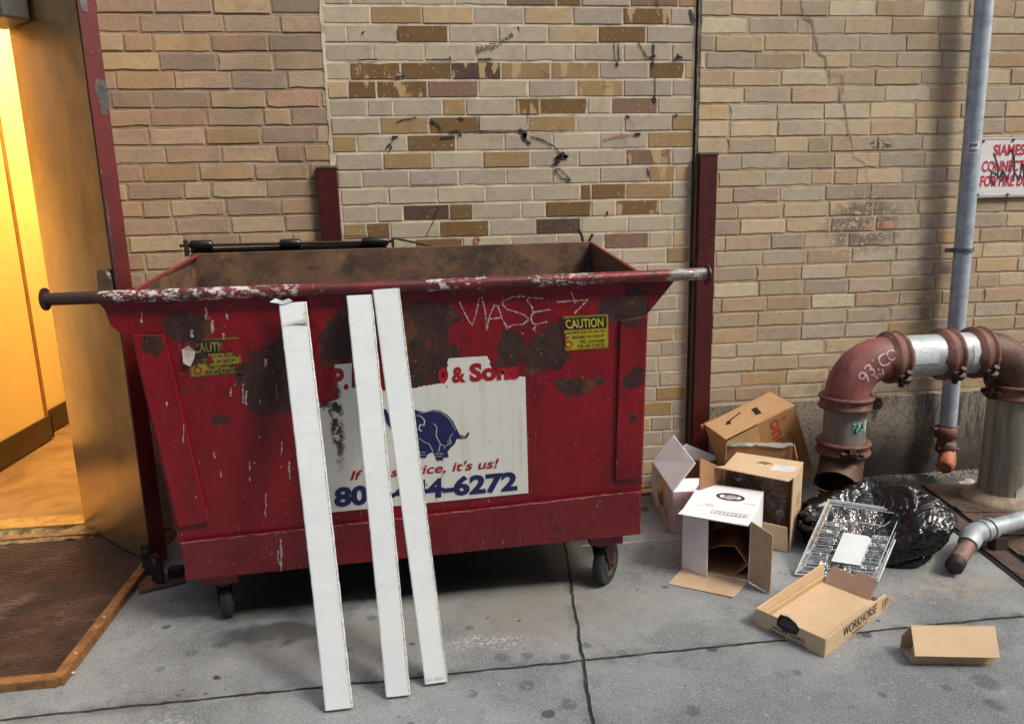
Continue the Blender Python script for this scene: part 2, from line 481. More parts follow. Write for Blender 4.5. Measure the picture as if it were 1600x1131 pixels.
br = thing('brick_wall', (3.2, 0, 0), 'tan brick wall right of the dumpster, behind the pipes', 'wall', 'tan brick walls of the building')
mr = MB(); bond(mr, XI1 + .020, 5.6, 2.0214 + CO * 16, 41 - 0, (1.594, 1.482), TAN + TAN + YEL)
part('brickwork', mr, brick_mat('right bricks', .0018, wall_dirt_right), br)
mm = MB(); mm.box(((XI1 + 5.6) / 2 + .011, .1226, 1.5), (5.6 - XI1 - .022, .24, 3.2)); part('mortar', mm, mortar_mat('grey brown mortar', S(182, 164, 138), S(146, 130, 110)), br)


def dado_mat():
    g = G('granite dado', .88, coord='World')
    c = g.mix(g.step(g.noise(120, 4, .85), .4, .6), S(148, 138, 122), S(92, 86, 78))
    c = g.mix(g.m('MULTIPLY', g.step(g.noise(310, 2), .6, .68), .8), c, S(176, 168, 152))
    x, y, z = g.sep()
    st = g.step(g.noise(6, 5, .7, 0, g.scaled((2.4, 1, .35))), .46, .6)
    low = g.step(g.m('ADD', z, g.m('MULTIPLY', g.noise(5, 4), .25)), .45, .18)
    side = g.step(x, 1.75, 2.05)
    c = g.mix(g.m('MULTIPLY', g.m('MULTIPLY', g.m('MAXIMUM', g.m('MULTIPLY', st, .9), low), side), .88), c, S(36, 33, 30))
    g.color(c); g.bump(g.noise(190, 3, .8), .002)
    return g.mat


DADO = .392
dd = MB(); dd.slab([(1.252, -.012, 0), (5.6, -.012, 0), (5.6, -.012, DADO), (1.252, -.012, DADO)], .026, Vector((0, -1, 0)))
dm = dado_mat(); dado = part('stone_base', dd, dm, br, bevel=.004)
# repointed crack
ck = MB(); N = Vector((0, -1, 0))
pts = [(1252, 0), (1257, 28), (1270, 33), (1281, 85), (1290, 88), (1294, 115), (1318, 118), (1319, 140), (1313, 152), (1320, 165), (1325, 200), (1331, 218), (1334, 246), (1352, 255), (1359, 290), (1365, 330)]
for a, b in zip(pts, pts[1:]):
    wdt = .0055 if a[1] < 215 else .0025
    ck.ribbon([at(*a, -.003), at((a[0] + b[0]) / 2 + random.uniform(-1, 1), (a[1] + b[1]) / 2, -.003), at(*b, -.003)], wdt * random.uniform(.7, 1.3), N, .35, .0)
part('mortar_patch', ck, mortar_mat('patch mortar', S(150, 136, 116), S(126, 114, 98)), br)

# ---- infill with its own pattern of dark and pale bricks, read row by row
PALC = dict(l=S(176, 163, 143), t=S(180, 157, 124), g=S(168, 156, 140), p=S(166, 153, 139), m=S(154, 128, 90), d=S(112, 86, 52), k=S(84, 64, 54), b=S(124, 98, 80))
ROWS = [
    ([5, 210, 425, 640, 850, 1055, 1262, 1460, 1555], 'lmtptpDp'), ([5, 112, 322, 535, 745, 950, 1160, 1360, 1555], 'lldlltdp'),
    ([15, 222, 435, 650, 855, 1060, 1265, 1467, 1555], 'plllllll'), ([20, 125, 335, 548, 755, 962, 1165, 1370, 1520, 1555], 'lDdKMMpdt'),
    ([28, 118, 235, 448, 660, 868, 1070, 1265, 1468, 1555], 'tDDblpMpp'), ([40, 197, 305, 510, 608, 815, 915, 1115, 1215, 1408, 1555], 'pppmlDdlbl'),
    ([45, 250, 455, 660, 868, 1068, 1270, 1465, 1555], 'lmdlmlpm'), ([50, 152, 362, 567, 768, 970, 1165, 1365, 1555], 'mldlplgm'),
    ([62, 262, 468, 680, 878, 1078, 1275, 1468, 1555], 'pmlmgKBp'.replace('K', 'l')), ([72, 175, 372, 577, 777, 970, 1165, 1370, 1480, 1555], 'lpppllpMt'),
    ([85, 285, 488, 690, 888, 1085, 1130, 1275, 1465, 1555], 'lllllddmp'), ([90, 238, 345, 540, 638, 840, 940, 1130, 1232, 1420, 1555], 'llkdlldlDl'),
    ([95, 195, 292, 500, 705, 900, 1088, 1282, 1470, 1555], 'mdldgklllm'[:9]), ([100, 395, 595, 797, 990, 1185, 1370, 1470, 1555], 'ldlppblt')]
wi = thing('brick_infill', (.4, 0, 0), 'bricked-up opening of pale bricks with dark stained ones and black scribbles', 'wall')
YI = .010
mi = MB(); CI = .0684


def xi(x): return at(500 + x / 2.667, 190, YI).x


def infill_brick(xa, xb, z1, ch):
    a = max(XI0 + .006, xa + .004); b = min(XI1 - .004, xb - .004)
    if b - a < .012: return
    c = jit(PALC[ch.lower()], .07)
    add_brick(mi, a, b, z1 - CI + .010, z1, YI, c + ((1.0,) if ch.isupper() else (0.0,)), .55)


zt = 2.057
for r, (xs, cs) in enumerate(ROWS):
    for i, ch in enumerate(cs):
        infill_brick(at(500 + xs[i] / 2.667, 25 + r * 27.7, YI).x, at(500 + xs[i + 1] / 2.667, 25 + r * 27.7, YI).x, zt - r * CI, ch)
for r in list(range(-17, 0)) + list(range(14, 31)):
    x = XI0 - random.uniform(0, .1) - (.1 if r % 2 else 0)
    while x < XI1:
        q = random.random(); w = .2 if q > .16 else .1
        ch = random.choice('lllgpplltmp' + ('ddDMb' if r < 0 else 't'))
        infill_brick(x, x + w, zt - r * CI, ch); x += w
part('brickwork', mi, brick_mat('infill bricks', .0007), wi)
mm = MB(); mm.box(((XI0 + XI1) / 2, YI + .0022 + .12, 1.5), (XI1 - XI0, .24, 3.2)); part('mortar', mm, mortar_mat('pale mortar', S(208, 198, 176), S(160, 148, 126)), wi)
# ragged light mortar on the left edge, dark sealant on the right edge
eg = MB(); eg.ribbon([(XI0 + .002, YI - .012, z / 10) for z in range(0, 31)], .012, N, .45); part('edge_mortar', eg, mortar_mat('edge mortar', S(206, 198, 178), S(170, 160, 140)), wi)
eg = MB(); eg.ribbon([(XI1 + .011, -.002, z / 10) for z in range(14, 31)], .009, N, .5); part('edge_sealant', eg, simple('dark sealant', S(70, 64, 60), S(126, 116, 104), 14, .8), wi)
# scribbles of black paint
BK = simple('black marker', S(34, 32, 32), S(52, 48, 46), 60, .6)
sc = MB()


def wl_(x, y): return at(500 + x / 2.667, y / 2.667, YI - .0035)


strokes = [([(980, 665), (1010, 640), (1030, 660)], .016), ([(830, 540), (855, 560), (850, 580), (875, 600)], .014), ([(840, 565), (862, 570)], .022), ([(880, 570), (930, 585), (975, 610), (1000, 640), (1005, 660), (980, 680)], .006), ([(985, 660), (1010, 655), (1035, 650)], .014),
           ([(980, 700), (985, 720), (1010, 745), (1045, 755), (1030, 735), (1000, 705), (985, 705)], .006), ([(970, 685), (1000, 675)], .012),
           ([(455, 500), (490, 520), (505, 540)], .010), ([(320, 510), (345, 500), (400, 490)], .005), ([(540, 550), (575, 545), (590, 570)], .012), ([(500, 575), (560, 570)], .008), ([(575, 490), (600, 500)], .009), ([(600, 555), (700, 545)], .004), ([(300, 575), (325, 570)], .011),
           ([(275, 620), (290, 600), (298, 615), (285, 635)], .006), ([(310, 575), (290, 610)], .003), ([(663, 485), (660, 545)], .005), ([(865, 475), (868, 545)], .004), ([(660, 545), (870, 545), (1010, 550)], .0035),
           ([(1225, 180), (1230, 255), (1238, 275), (1246, 250), (1244, 180)], .004), ([(1235, 262), (1242, 278)], .012), ([(1325, 175), (1365, 245)], .006), ([(1390, 185), (1388, 280)], .008), ([(1385, 180), (1450, 178)], .005), ([(1370, 240), (1400, 235)], .010), ([(1475, 250), (1495, 235), (1510, 245)], .012), ([(1490, 225), (1492, 255)], .008),
           ([(1397, 320), (1396, 420)], .004), ([(1390, 400), (1398, 430)], .010), ([(1275, 485), (1290, 490)], .012), ([(1285, 490), (1310, 530)], .002), ([(1310, 560), (1335, 562)], .015), ([(1475, 485), (1490, 480)], .012), ([(1365, 700), (1372, 745)], .007), ([(1198, 880), (1195, 900)], .008),
           ([(480, 905), (470, 930), (440, 985)], .004), ([(495, 855), (480, 905)], .003), ([(440, 250), (545, 248)], .005), ([(540, 235), (552, 300), (545, 320)], .005), ([(315, 322), (355, 318)], .009), ([(330, 300), (350, 325)], .004), ([(660, 250), (715, 248)], .008), ([(175, 140), (185, 132)], .010), ([(160, 250), (240, 248)], .005), ([(920, 295), (955, 315)], .004),
           ([(1400, 0), (1415, 30)], .006), ([(1540, 40), (1560, 95)], .016), ([(240, 98), (330, 96)], .003), ([(380, 770), (560, 768)], .003), ([(1180, 360), (1210, 362)], .003), ([(320, 120), (325, 170)], .005), ([(90, 983), (200, 985)], .003)]
for pts_, w_ in strokes:
    sc = MB(); sc.ribbon([wl_(*p) for p in pts_], w_ * .85, N, .45, 0); part('scribble', sc, BK, wi)
sc = MB()
write(sc, 'BAAQU', wl_(655, 228), wl_(748, 200), wl_(650, 198), .0, .005, tr=wl_(743, 172)); write(sc, 'na !', wl_(762, 180), wl_(836, 132), wl_(756, 162), .0, .0, tr=wl_(828, 108))
part('scrawl', sc, BK, wi)
sc = MB()
sc.ribbon([wl_(1180, 585), wl_(1240, 570), wl_(1330, 560)], .004, N, .5); part('orange_mark', sc, simple('orange mark', S(156, 84, 52), S(140, 100, 76), 60, .8), wi); sc = MB(); sc.ribbon([wl_(1250, 545), wl_(1280, 600)], .003, N, .5)
sc.ribbon([wl_(640, 1000), wl_(650, 985), wl_(665, 1000), wl_(655, 1020), wl_(640, 1005)], .008, N, .4); sc.ribbon([wl_(640, 970), wl_(660, 965)], .006, N, .4)
part('orange_mark', sc, simple('orange mark', S(156, 84, 52), S(140, 100, 76), 60, .8), wi)

# added, unseen facade behind the camera that blocks low sky and bounces light
ob = thing('sky_blocker', (0, -8.3, 0), 'added plain grey facade behind the viewer, unseen, blocking the low sky', 'building')
p = MB(); p.box((0, -8.3, 6), (36, .4, 12)); part('facade', p, simple('sky blocker grey', S(176, 172, 166), S(150, 146, 140), 2, .9), ob)
for k in range(6):
    for j in range(3):
        p = MB(); p.box((-10 + k * 4, -8.085, 2.2 + j * 3.3), (1.5, .05, 1.9)); part('window', p, simple('dark window glass', S(40, 46, 52), S(30, 34, 38), 2, .1), ob)

# ================================================================== RED POSTS
def paint_red(name, c1, c2, chip=S(120, 104, 92), rough=.45):
    g = G(name, rough)
    c = g.mix(g.step(g.noise(7, 6, .65), .35, .7), c1, c2)
    c = g.mix(g.m('MULTIPLY', g.step(g.noise(40, 5, .7), .62, .68), .8), c, S(52, 34, 30))
    c = g.mix(g.m('MULTIPLY', g.step(g.noise(75, 3, .6), .7, .72), .8), c, chip)
    g.color(c); g.bump(g.noise(35, 4, .6), .0012); return g.mat


POST = paint_red('post paint', S(74, 18, 18), S(56, 13, 14))


def red_post(xa, xb, top, label):
    t = thing('guard_post', ((xa + xb) / 2, -.02, 0), label, 'post', 'red guard posts on the brick wall')
    p = MB(); p.box(((xa + xb) / 2, -.0175, top / 2), (xb - xa, .035, top))
    part('channel', p, POST, t, bevel=.002)
    c = MB(); c.box(((xa + xb) / 2, -.018, top + .004), (xb - xa + .010, .040, .012)); part('mortar_cap', c, mortar_mat('cap mortar', S(92, 84, 76), S(60, 54, 50)), t, bevel=.003)


red_post(-.394, -.318, 1.455, 'dark red steel post on the wall, rising behind the dumpster lid')
red_post(1.168, 1.244, 1.482, 'dark red steel post on the wall between dumpster and pipes')

# ================================================================== DOORWAY AND CORRIDOR
LIGHTW = simple('yellow wall paint', S(232, 206, 138), S(228, 200, 130), 3, .5)
BASE = simple('brown skirting', S(66, 48, 25), S(56, 40, 20), 8, .5)
cr_ = thing('corridor', (-1.8, 1.5, 0), 'yellow painted corridor inside the doorway with brown skirting', 'corridor')


def wallq(name, a, b, z0, z1, mat, th=.05):
    p = MB(); n = Vector((b[1] - a[1], -(b[0] - a[0]), 0)).normalized()
    p.slab([(a[0], a[1], z0), (b[0], b[1], z0), (b[0], b[1], z1), (a[0], a[1], z1)], th, n); return part(name, p, mat, cr_)


XL1, XL2, YJ = -2.235, -2.295, 1.40
wallq('wall_panel', (XL1, .26), (XL1, YJ), .02, 2.7, LIGHTW, .06)
wallq('wall_panel', (XL2, YJ - .001), (XL2, 4.4), .02, 2.7, LIGHTW, .06)
wallq('wall_panel', (XL2, 4.4), (-1.1, 4.4), .02, 2.7, LIGHTW)
wallq('wall_panel', (-1.1, 4.4), (-1.1, .26), .02, 2.7, LIGHTW)
for a, b in (((XL1 + .014, .26), (XL1 + .014, YJ + .014)), ((XL1 + .014, YJ + .0142), (XL2 + .014, YJ + .0142)), ((XL2 + .014, YJ + .0145), (XL2 + .014, 4.38))):
    wallq('skirting', a, b, .021, .155, BASE, .013)
sm_ = MB(); sm_.slab([(XL1 + .004, YJ - .034, .156), (XL1 + .004, YJ, .156), (XL1 + .004, YJ, 2.7), (XL1 + .004, YJ - .034, 2.7)], .0038, Vector((1, 0, 0))); part('corner_trim', sm_, simple('brown corner trim', S(150, 108, 52), S(132, 94, 44), 9, .5), cr_)
fl = G('tan lino', .42); fx = fl.noise(3.2, 6, .65, 1.2)
fl.color(fl.mix(fl.step(fx, .35, .68), S(164, 128, 82), S(136, 100, 60))); fl.bump(fl.noise(9, 4), .002)
f_ = MB(); f_.box((-1.72, 2.34, -.01 + .004), (1.4, 4.5, .03)); part('floor', f_, fl.mat, cr_)
f_ = MB(); f_.box((-1.72, 2.34, 2.73), (1.4, 4.4, .05)); part('ceiling', f_, simple('white ceiling', S(225, 215, 195)), cr_)
th_ = MB(); th_.slab([(-2.3, -.02, .045), (-1.40, -.02, .045), (-1.40, .085, .045), (-2.3, .085, .045)], .05, Vector((0, 0, 1)))
part('threshold', th_, simple('brass threshold', S(196, 160, 96), S(150, 116, 64), 20, .4, .4), cr_, bevel=.004)
lip = MB(); lip.grid(lambda u, v: Vector((-2.6 + 1.22 * u, -.13 + .11 * v, .022 + .012 * mnoise.noise((u * 22, v * 4, 1)) + .012 * v)), 60, 6)
part('broken_step', lip, simple('broken mortar', S(150, 128, 92), S(70, 60, 48), 22, .9, 0, .01, 40), cr_)
# lamp that lights the corridor
la = thing('ceiling_lamp', (-1.72, 1.5, 2.68), 'warm ceiling lamp inside the yellow corridor', 'lamp')
lm_ = MB(); lm_.tube([(-1.72, 1.5, 2.70), (-1.72, 1.5, 2.67), (-1.72, 1.5, 2.64)], [.16, .17, .13], 24)
gl = G('lamp glass'); gl.b.inputs['Emission Color'].default_value = (1, .72, .34, 1); gl.b.inputs['Emission Strength'].default_value = 6
part('lamp_shade', lm_, gl.mat, la)
ll = bpy.data.lights.new('corridor light', 'AREA'); ll.shape = 'DISK'; ll.size = 1.0; ll.energy = 40; ll.color = (1, .76, .40)
lo = bpy.data.objects.new('corridor_light', ll); col.objects.link(lo); lo.parent = la; lo.location = (0, 0, -.09)

# facade left of and above the doorway
bl_ = thing('brick_wall', (-3.4, 0, 0), 'tan brick wall on the far side of the lit doorway', 'wall', 'tan brick walls of the building')
mb_ = MB(); bond(mb_, -5.2, DOOR_L - .16, 2.0196 + CO * 16, 47, ph, TAN); part('brickwork', mb_, bpy.data.materials['left bricks'], bl_)
mm = MB(); mm.box((-3.78, .128, 1.5), (2.84, .24, 3.2)); part('mortar', mm, bpy.data.materials['brown mortar'], bl_)
fr = thing('door_frame', (-1.8, .02, 0), 'dark steel door frame around the lit doorway', 'door frame')
STEEL = simple('dark frame paint', S(70, 58, 48), S(52, 44, 38), 12, .5, .2)
p = MB(); p.box((-1.80, .06, DOOR_T - .13), (.80, .16, .28)); part('frame_head', p, STEEL, fr, bevel=.003)
for x in (-2.30, -1.418):
    p = MB(); p.box((x, .06, 1.22), (.16 if x < -2 else .03, .16, 2.43)); part('frame_jamb', p, STEEL, fr, bevel=.003)
p = MB(); p.box((-1.9, .06, 2.77), (.99, .18, .66)); part('lintel', p, simple('lintel render', S(120, 104, 88)), fr)

# ---- the door leaf, swung wide open
HB = Vector((-1.447, -.028, 0)); HE = Vector((-1.045, -.425, 0))
dd_ = (HE - HB).normalized(); dn = Vector((-dd_.y, dd_.x, 0))
if dn.dot(CAM - HB) < 0: dn = -dn            # towards the camera
dr = thing('door', HB, 'tall metal door standing open beside the dumpster, lit orange, red edge', 'door')
DT = 2.42
gd = G('brushed door metal', .2, .9)
gd.color(gd.mix(gd.step(gd.noise(4, 6, .7, 0, gd.scaled((1, 1, .3))), .35, .7), S(222, 190, 142), S(202, 170, 124)))
gd.color(gd.mix(gd.m('MULTIPLY', gd.step(gd.noise(38, 5, .7), .64, .74), .4), gd.b.inputs['Base Color'].links[0].from_socket, S(90, 70, 50)))
gd.rough(gd.step(gd.noise(9, 5, .7), .3, .7, .2, .27)); gd.bump(gd.noise(2.2, 2), .004)
p = MB(); p.slab([HB + Vector((0, 0, .03)), HE + Vector((0, 0, .03)), HE + Vector((0, 0, DT)), HB + Vector((0, 0, DT))], .052, dn); part('leaf', p, gd.mat, dr, bevel=.0015)
EDGE = paint_red('door edge paint', S(96, 22, 20), S(76, 16, 16), S(140, 130, 126))
p = MB(); q = HE + dd_ * .003
p.slab([q - dn * .0 + Vector((0, 0, .03)), q - dn * .056 + Vector((0, 0, .03)), q - dn * .056 + Vector((0, 0, DT)), q + Vector((0, 0, DT))], .004, dd_); part('edge_strip', p, EDGE, dr)
p = MB(); q = HE + dn * .0015
p.ribbon([q - dd_ * .004 + Vector((0, 0, .03)), q - dd_ * .004 + Vector((0, 0, DT))], .007, dn); part('edge_trim', p, simple('door edge trim', S(44, 40, 38)), dr)
p = MB()
for zz, rr in ((1.59, .0), (1.58, 0)): pass
ch = MB(); ch.ribbon([HE + dd_ * .0042 - dn * .04 + Vector((0, 0, z)) for z in (1.73, 1.70, 1.66, 1.62)], .03, dd_, .5); ch.ribbon([HE + dd_ * .0042 - dn * .02 + Vector((0, 0, z)) for z in (2.06, 2.02, 1.97, 1.93)], .02, dd_, .5)
ch.ribbon([HE + dd_ * .0042 - dn * .006 + Vector((0, 0, z)) for z in (1.35, 1.3, 1.2, 1.12, 1.05)], .006, dd_, .6)
part('bare_metal', ch, simple('bare steel', S(108, 104, 102), S(66, 60, 60), 14, .4, .6), dr)
# lock plate with rounded top, half behind the dumpster bar
lk = MB(); c0 = at(176, 448, -.40); c0 = HE - dd_ * .045 + dn * .004 + Vector((0, 0, c0.z)); pts = []
for k in range(24):
    a = 2 * math.pi * k / 24; ex = math.copysign(abs(math.cos(a)) ** .55, math.cos(a)) * .042; ez = math.copysign(abs(math.sin(a)) ** .55, math.sin(a)) * .062
    pts.append(c0 + dd_ * ex + Vector((0, 0, ez)))
lk.slab(pts, -.016, dn); part('lock_plate', lk, simple('lock plate steel', S(112, 100, 92), S(84, 74, 68), 20, .35, .6), dr, bevel=.003)
# closer at the top hinge
cl = MB(); ctr = HB + dd_ * .115 + dn * .05 + Vector((0, 0, 2.015))
cl.box(ctr, (.21, .085, .12), Matrix(((dd_.x, dn.x, 0), (dd_.y, dn.y, 0), (0, 0, 1)))); part('door_closer', cl, simple('closer grey', S(96, 92, 84), S(80, 76, 70), 8, .4), dr, bevel=.008)
# floor bracket under the door edge
fb = thing('floor_bracket', (-1.0, -.5, 0), 'dark steel floor bracket with two holed lugs under the open door edge', 'bracket')
RUSTD = simple('dark rusty steel', S(64, 46, 38), S(40, 30, 28), 40, .65, .3, .002)
p = MB(); b0 = gr(250, 915)
p.box((b0.x, b0.y + .02, .006), (.15, .10, .012), Matrix.Rotation(R(22), 3, 'Z')); part('base_plate', p, simple('rust plate', S(120, 88, 68), S(74, 54, 44), 30, .7, .2, .002), fb, bevel=.002)
for k, (px_, py_) in enumerate(((232, 900), (247, 916))):
    q = gr(px_, py_); p = MB(); pts = [(-.026, .012), (.026, .012)] + [(.026 * math.cos(R(a)), .098 + .026 * math.sin(R(a))) for a in range(0, 181, 20)]
    ux = Vector((.86, -.5, 0)); nn = Vector((-.5, -.86, 0))
    base = Vector((q.x, q.y, 0)); p.slab([base + ux * a + Vector((0, 0, b)) for a, b in pts], .012, nn); part('lug', p, RUSTD, fb, bevel=.002)
    h = MB(); h.cyl(base + Vector((0, 0, .098)) + nn * .0, base + Vector((0, 0, .098)) + nn * .0035, .011, 16); part('hole_rim', h, simple('worn hole steel', S(128, 112, 98), S(90, 80, 70), 40, .5, .5), fb)
p = MB(); p.box((b0.x + .045, b0.y + .045, .030), (.05, .03, .036)); part('hinge_block', p, RUSTD, fb, bevel=.004)

# ---- brown ribbed hatch mat with timber-coloured metal edging
ht = thing('entrance_ramp', (-1.7, -.6, 0), 'brown ribbed metal ramp plate with orange-brown edging before the doorway', 'ramp')
X1, Y0, Y1 = -1.062, -1.088, -.10
gr_ = G('worn ribbed steel', .55, .35)
c = gr_.mix(gr_.step(gr_.noise(4.5, 6, .65), .35, .68), S(98, 72, 58), S(66, 50, 44))
c = gr_.mix(gr_.m('MULTIPLY', gr_.step(gr_.noise(11, 6, .75, 0, gr_.scaled((.5, 1, 1))), .52, .66), .6), c, S(130, 108, 92))
c = gr_.mix(gr_.m('MULTIPLY', gr_.step(gr_.noise(120, 2), .55, .65), .5), c, S(46, 36, 32)); gr_.color(c)
p = MB(); p.box((-2.06, (Y0 + Y1) / 2, .008), (1.97, Y1 - Y0 - .02, .016))
y = Y0 + .03
while y < Y1 - .012:
    p.add([(-3.0, y, .016), (X1 - .03, y, .016), (X1 - .03, y + .0025, .021), (-3.0, y + .0025, .021), (-3.0, y + .006, .021), (X1 - .03, y + .006, .021), (X1 - .03, y + .0085, .016), (-3.0, y + .0085, .016)], [(0, 1, 2, 3), (3, 2, 5, 4), (4, 5, 6, 7)]); y += .0125
part('ribbed_plate', p, gr_.mat, ht)
EDG = simple('orange brown edging', S(158, 112, 66), S(112, 76, 46), 26, .55, .25, .003)
p = MB(); p.box((X1 - .014, (Y0 + Y1) / 2 - .01, .014), (.034, Y1 - Y0 + .0, .029)); part('edging', p, EDG, ht, bevel=.003)
p = MB(); p.box((-2.02, Y0 + .002, .0135), (1.96 - .07, .036, .027), Matrix.Rotation(R(-.0), 3, 'Z')); part('edging', p, EDG, ht, bevel=.003)
p = MB(); p.box((-2.06, Y1 + .012, .016), (1.96, .026, .032)); part('edging', p, EDG, ht, bevel=.003)
p = MB()
for y in (-.25, -.45, -.62, -.78, -.84, -.98): p.tube([(X1 - .014, y, .0285), (X1 - .014, y, .0315)], [.007, .005], 10)
part('screw', p, simple('screw steel', S(176, 150, 120), S(120, 100, 80), 40, .4, .6), ht)

# ================================================================== DUMPSTER
du = thing('dumpster', (-.06, -.55, 0), 'dark red steel dumpster with trunnion bar, rust patches and white company decal', 'dumpster')
FBL, FBR = Vector((-.776, -.862, .176)), Vector((.677, -.862, .211))
FTL, FTR = Vector((-.817, -.962, 1.062)), Vector((.664, -.962, 1.062))
FN = (FBR - FBL).cross(FTL - FBL).normalized()          # out of the front, towards the camera
FTR.y = FBL.y - (FN.x * (FTR.x - FBL.x) + FN.z * (FTR.z - FBL.z)) / FN.y   # keep the sheet flat


def fp(u, v, lift=0.0):
    return on_plane(u, v, FBL, FN) + FN * lift


def loc(v): return tuple(Vector(v) - Vector((-.06, -.55, 0)))


PATCH = [(300, 512, 42, 26), (425, 598, 52, 62), (440, 560, 60, 28), (430, 630, 42, 30), (528, 545, 22, 42), (548, 512, 30, 30), (655, 500, 62, 34), (672, 560, 48, 40), (790, 545, 30, 36), (850, 548, 40, 38), (972, 478, 48, 24), (985, 500, 30, 12), (640, 590, 30, 30), (905, 600, 40, 18), (330, 650, 14, 9), (240, 540, 14, 20), (985, 600, 16, 18), (985, 650, 10, 14)]


def patch_mask(g):
    w = g.warp(.15, 12, 8); l = []
    for (u, v, a, b) in PATCH:
        k = 1 / 535
        l.append(g.blob(loc(fp(u, v)), (a * k, .2, b * k), w, .5))
    n_ = g.noise(40, 7, .78, 0, g.scaled((1, 1, .42)))
    return g.step(g.m('ADD', g.maxall(l), g.m('MULTIPLY', g.m('SUBTRACT', n_, .5), 1.5)), .52, .58)


def red_material(name, c1, c2, chips=True, patch=True, rough=.42):
    g = G(name, rough, ref=du)
    st = g.noise(3.0, 6, .65, 0, g.scaled((1.6, 1, .6)))
    c = g.mix(g.step(st, .35, .68), c1, c2)
    c = g.mix(g.m('MULTIPLY', g.step(g.noise(17, 6, .72), .52, .7), .45), c, S(62, 16, 22))
    r = None
    if patch:
        pm = patch_mask(g)
        worn = g.m('MULTIPLY', g.step(g.noise(6.5, 6, .75), .62, .69), .6)
        pm = g.m('MAXIMUM', pm, worn)
        brown = g.mix(g.step(g.noise(22, 5, .7, 0, g.scaled((1, 1, .45))), .38, .66), S(40, 32, 30), S(62, 46, 36))
        brown = g.mix(g.m('MULTIPLY', g.step(g.noise(9, 4), .58, .7), .7), brown, S(112, 76, 36))
        brown = g.mix(g.m('MULTIPLY', g.step(g.noise(55, 4, .7), .55, .66), .5), brown, S(88, 26, 30))
        c = g.mix(g.m('MULTIPLY', pm, .93), c, brown)
        r = g.m('ADD', g.m('MULTIPLY', pm, .25), rough)
    if chips:
        sp = g.m('MULTIPLY', g.step(g.noise(30, 3, .6, 0, g.scaled((1.5, 1, .28))), .715, .735), g.step(g.noise(1.7, 2), .44, .58))
        c = g.mix(sp, c, S(206, 196, 192))
        sp2 = g.m('MULTIPLY', g.step(g.noise(95, 2, .5), .73, .75), .8)
        c = g.mix(sp2, c, S(188, 160, 156))
        sc_ = g.m('MULTIPLY', g.step(g.noise(20, 2, .5, 0, g.scaled((9, 1, .4))), .7, .72), .45)
        c = g.mix(sc_, c, S(150, 84, 84))
    g.color(c)
    if r is not None: g.rough(r)
    g.bump(g.m('ADD', g.noise(26, 5, .65), g.m('MULTIPLY', g.noise(3.5, 3), 4.5)), .0035)
    return g.mat


RED = red_material('dumpster paint', S(142, 14, 30), S(106, 9, 22))
REDB = red_material('dumpster band paint', S(130, 32, 42), S(106, 20, 30), True, False, .36)
gi = G('rusty inside', .7, .15, ref=du)
c = gi.mix(gi.step(gi.noise(6, 6, .7), .35, .66), S(112, 84, 62), S(72, 52, 42))
c = gi.mix(gi.m('MULTIPLY', gi.step(gi.noise(11, 6, .7), .5, .66), .8), c, S(48, 38, 34)); c = gi.mix(gi.m('MULTIPLY', gi.step(gi.noise(18, 5, .7), .6, .68), .6), c, S(142, 98, 62)); gi.color(c); gi.bump(gi.noise(30, 5), .002)
INS = gi.mat

YB, ZB = -.20, 1.137
BTL, BTR = Vector((-.85, YB, ZB)), Vector((.668, YB, ZB + .006))
BBL, BBR = Vector((-.78, -.27, .21)), Vector((.66, -.27, .23))
p = MB(); p.slab([FBL, FBR, FTR, FTL], .006, FN); part('front_panel', p, RED, du)
IN = MB(); e = -FN * .0065; IN.slab([FTL + e, FTR + e, FBR + e, FBL + e], .002, -FN); part('front_lining', IN, INS, du)
p = MB(); p.slab([BTL, BTR, BBR, BBL], .006, (BTR - BTL).cross(BBL - BTL).normalized() * (1)); part('back_panel', p, INS, du)
for nm, a, b, c_, d_, s_ in (('side_panel', FTL, BTL, BBL, FBL, 1), ('side_panel', FTR, BTR, BBR, FBR, -1)):
    nx = Vector((s_, 0, 0)); off = Vector((s_ * .004, 0, 0))
    q = [a + off + Vector((0, .007, -.002)), b + off + Vector((0, -.007, 0)), c_ + off + Vector((0, -.007, 0)), d_ + off + Vector((0, .007, 0))]
    p = MB(); p.slab([x - nx * .004 for x in q], .004, nx); part(nm, p, RED, du)
    p = MB(); p.slab([x + nx * .001 for x in q], .003, nx); part('side_lining', p, INS, du)
p = MB(); p.slab([FBL + Vector((.004, .008, .01)), FBR + Vector((-.004, .008, .01)), BBR + Vector((-.004, -.008, 0)), BBL + Vector((.004, -.008, 0))], .006); part('floor_panel', p, INS, du)
# lower reinforcing band with a bright chipped weld line, corner posts
b0, b1, b2, b3 = fp(292, 904), fp(1000, 832), fp(999, 765), fp(283, 845)
p = MB(); p.slab([x + FN * .012 for x in (b0, b1, b2, b3)], .0118, FN); part('bottom_band', p, REDB, du, bevel=.004)
p = MB(); kk = 60; p.ribbon([(b3 + FN * .0125).lerp(b2 + FN * .0125, i / kk) + Vector((0, 0, random.uniform(-.002, .002))) for i in range(kk + 1)], .0035, FN, .6)
part('weld_line', p, simple('chipped weld', S(186, 140, 138), S(120, 48, 52), 26, .6), du)
for pts in ([(206, 522), (258, 522), (328, 815), (279, 822)], [(968, 500), (1011, 492), (1001, 746), (960, 750)]):
    p = MB(); p.slab([x + FN * .009 for x in (fp(*pts[3]), fp(*pts[2]), fp(*pts[1]), fp(*pts[0]))], .0088, FN); part('corner_post', p, RED, du, bevel=.004)
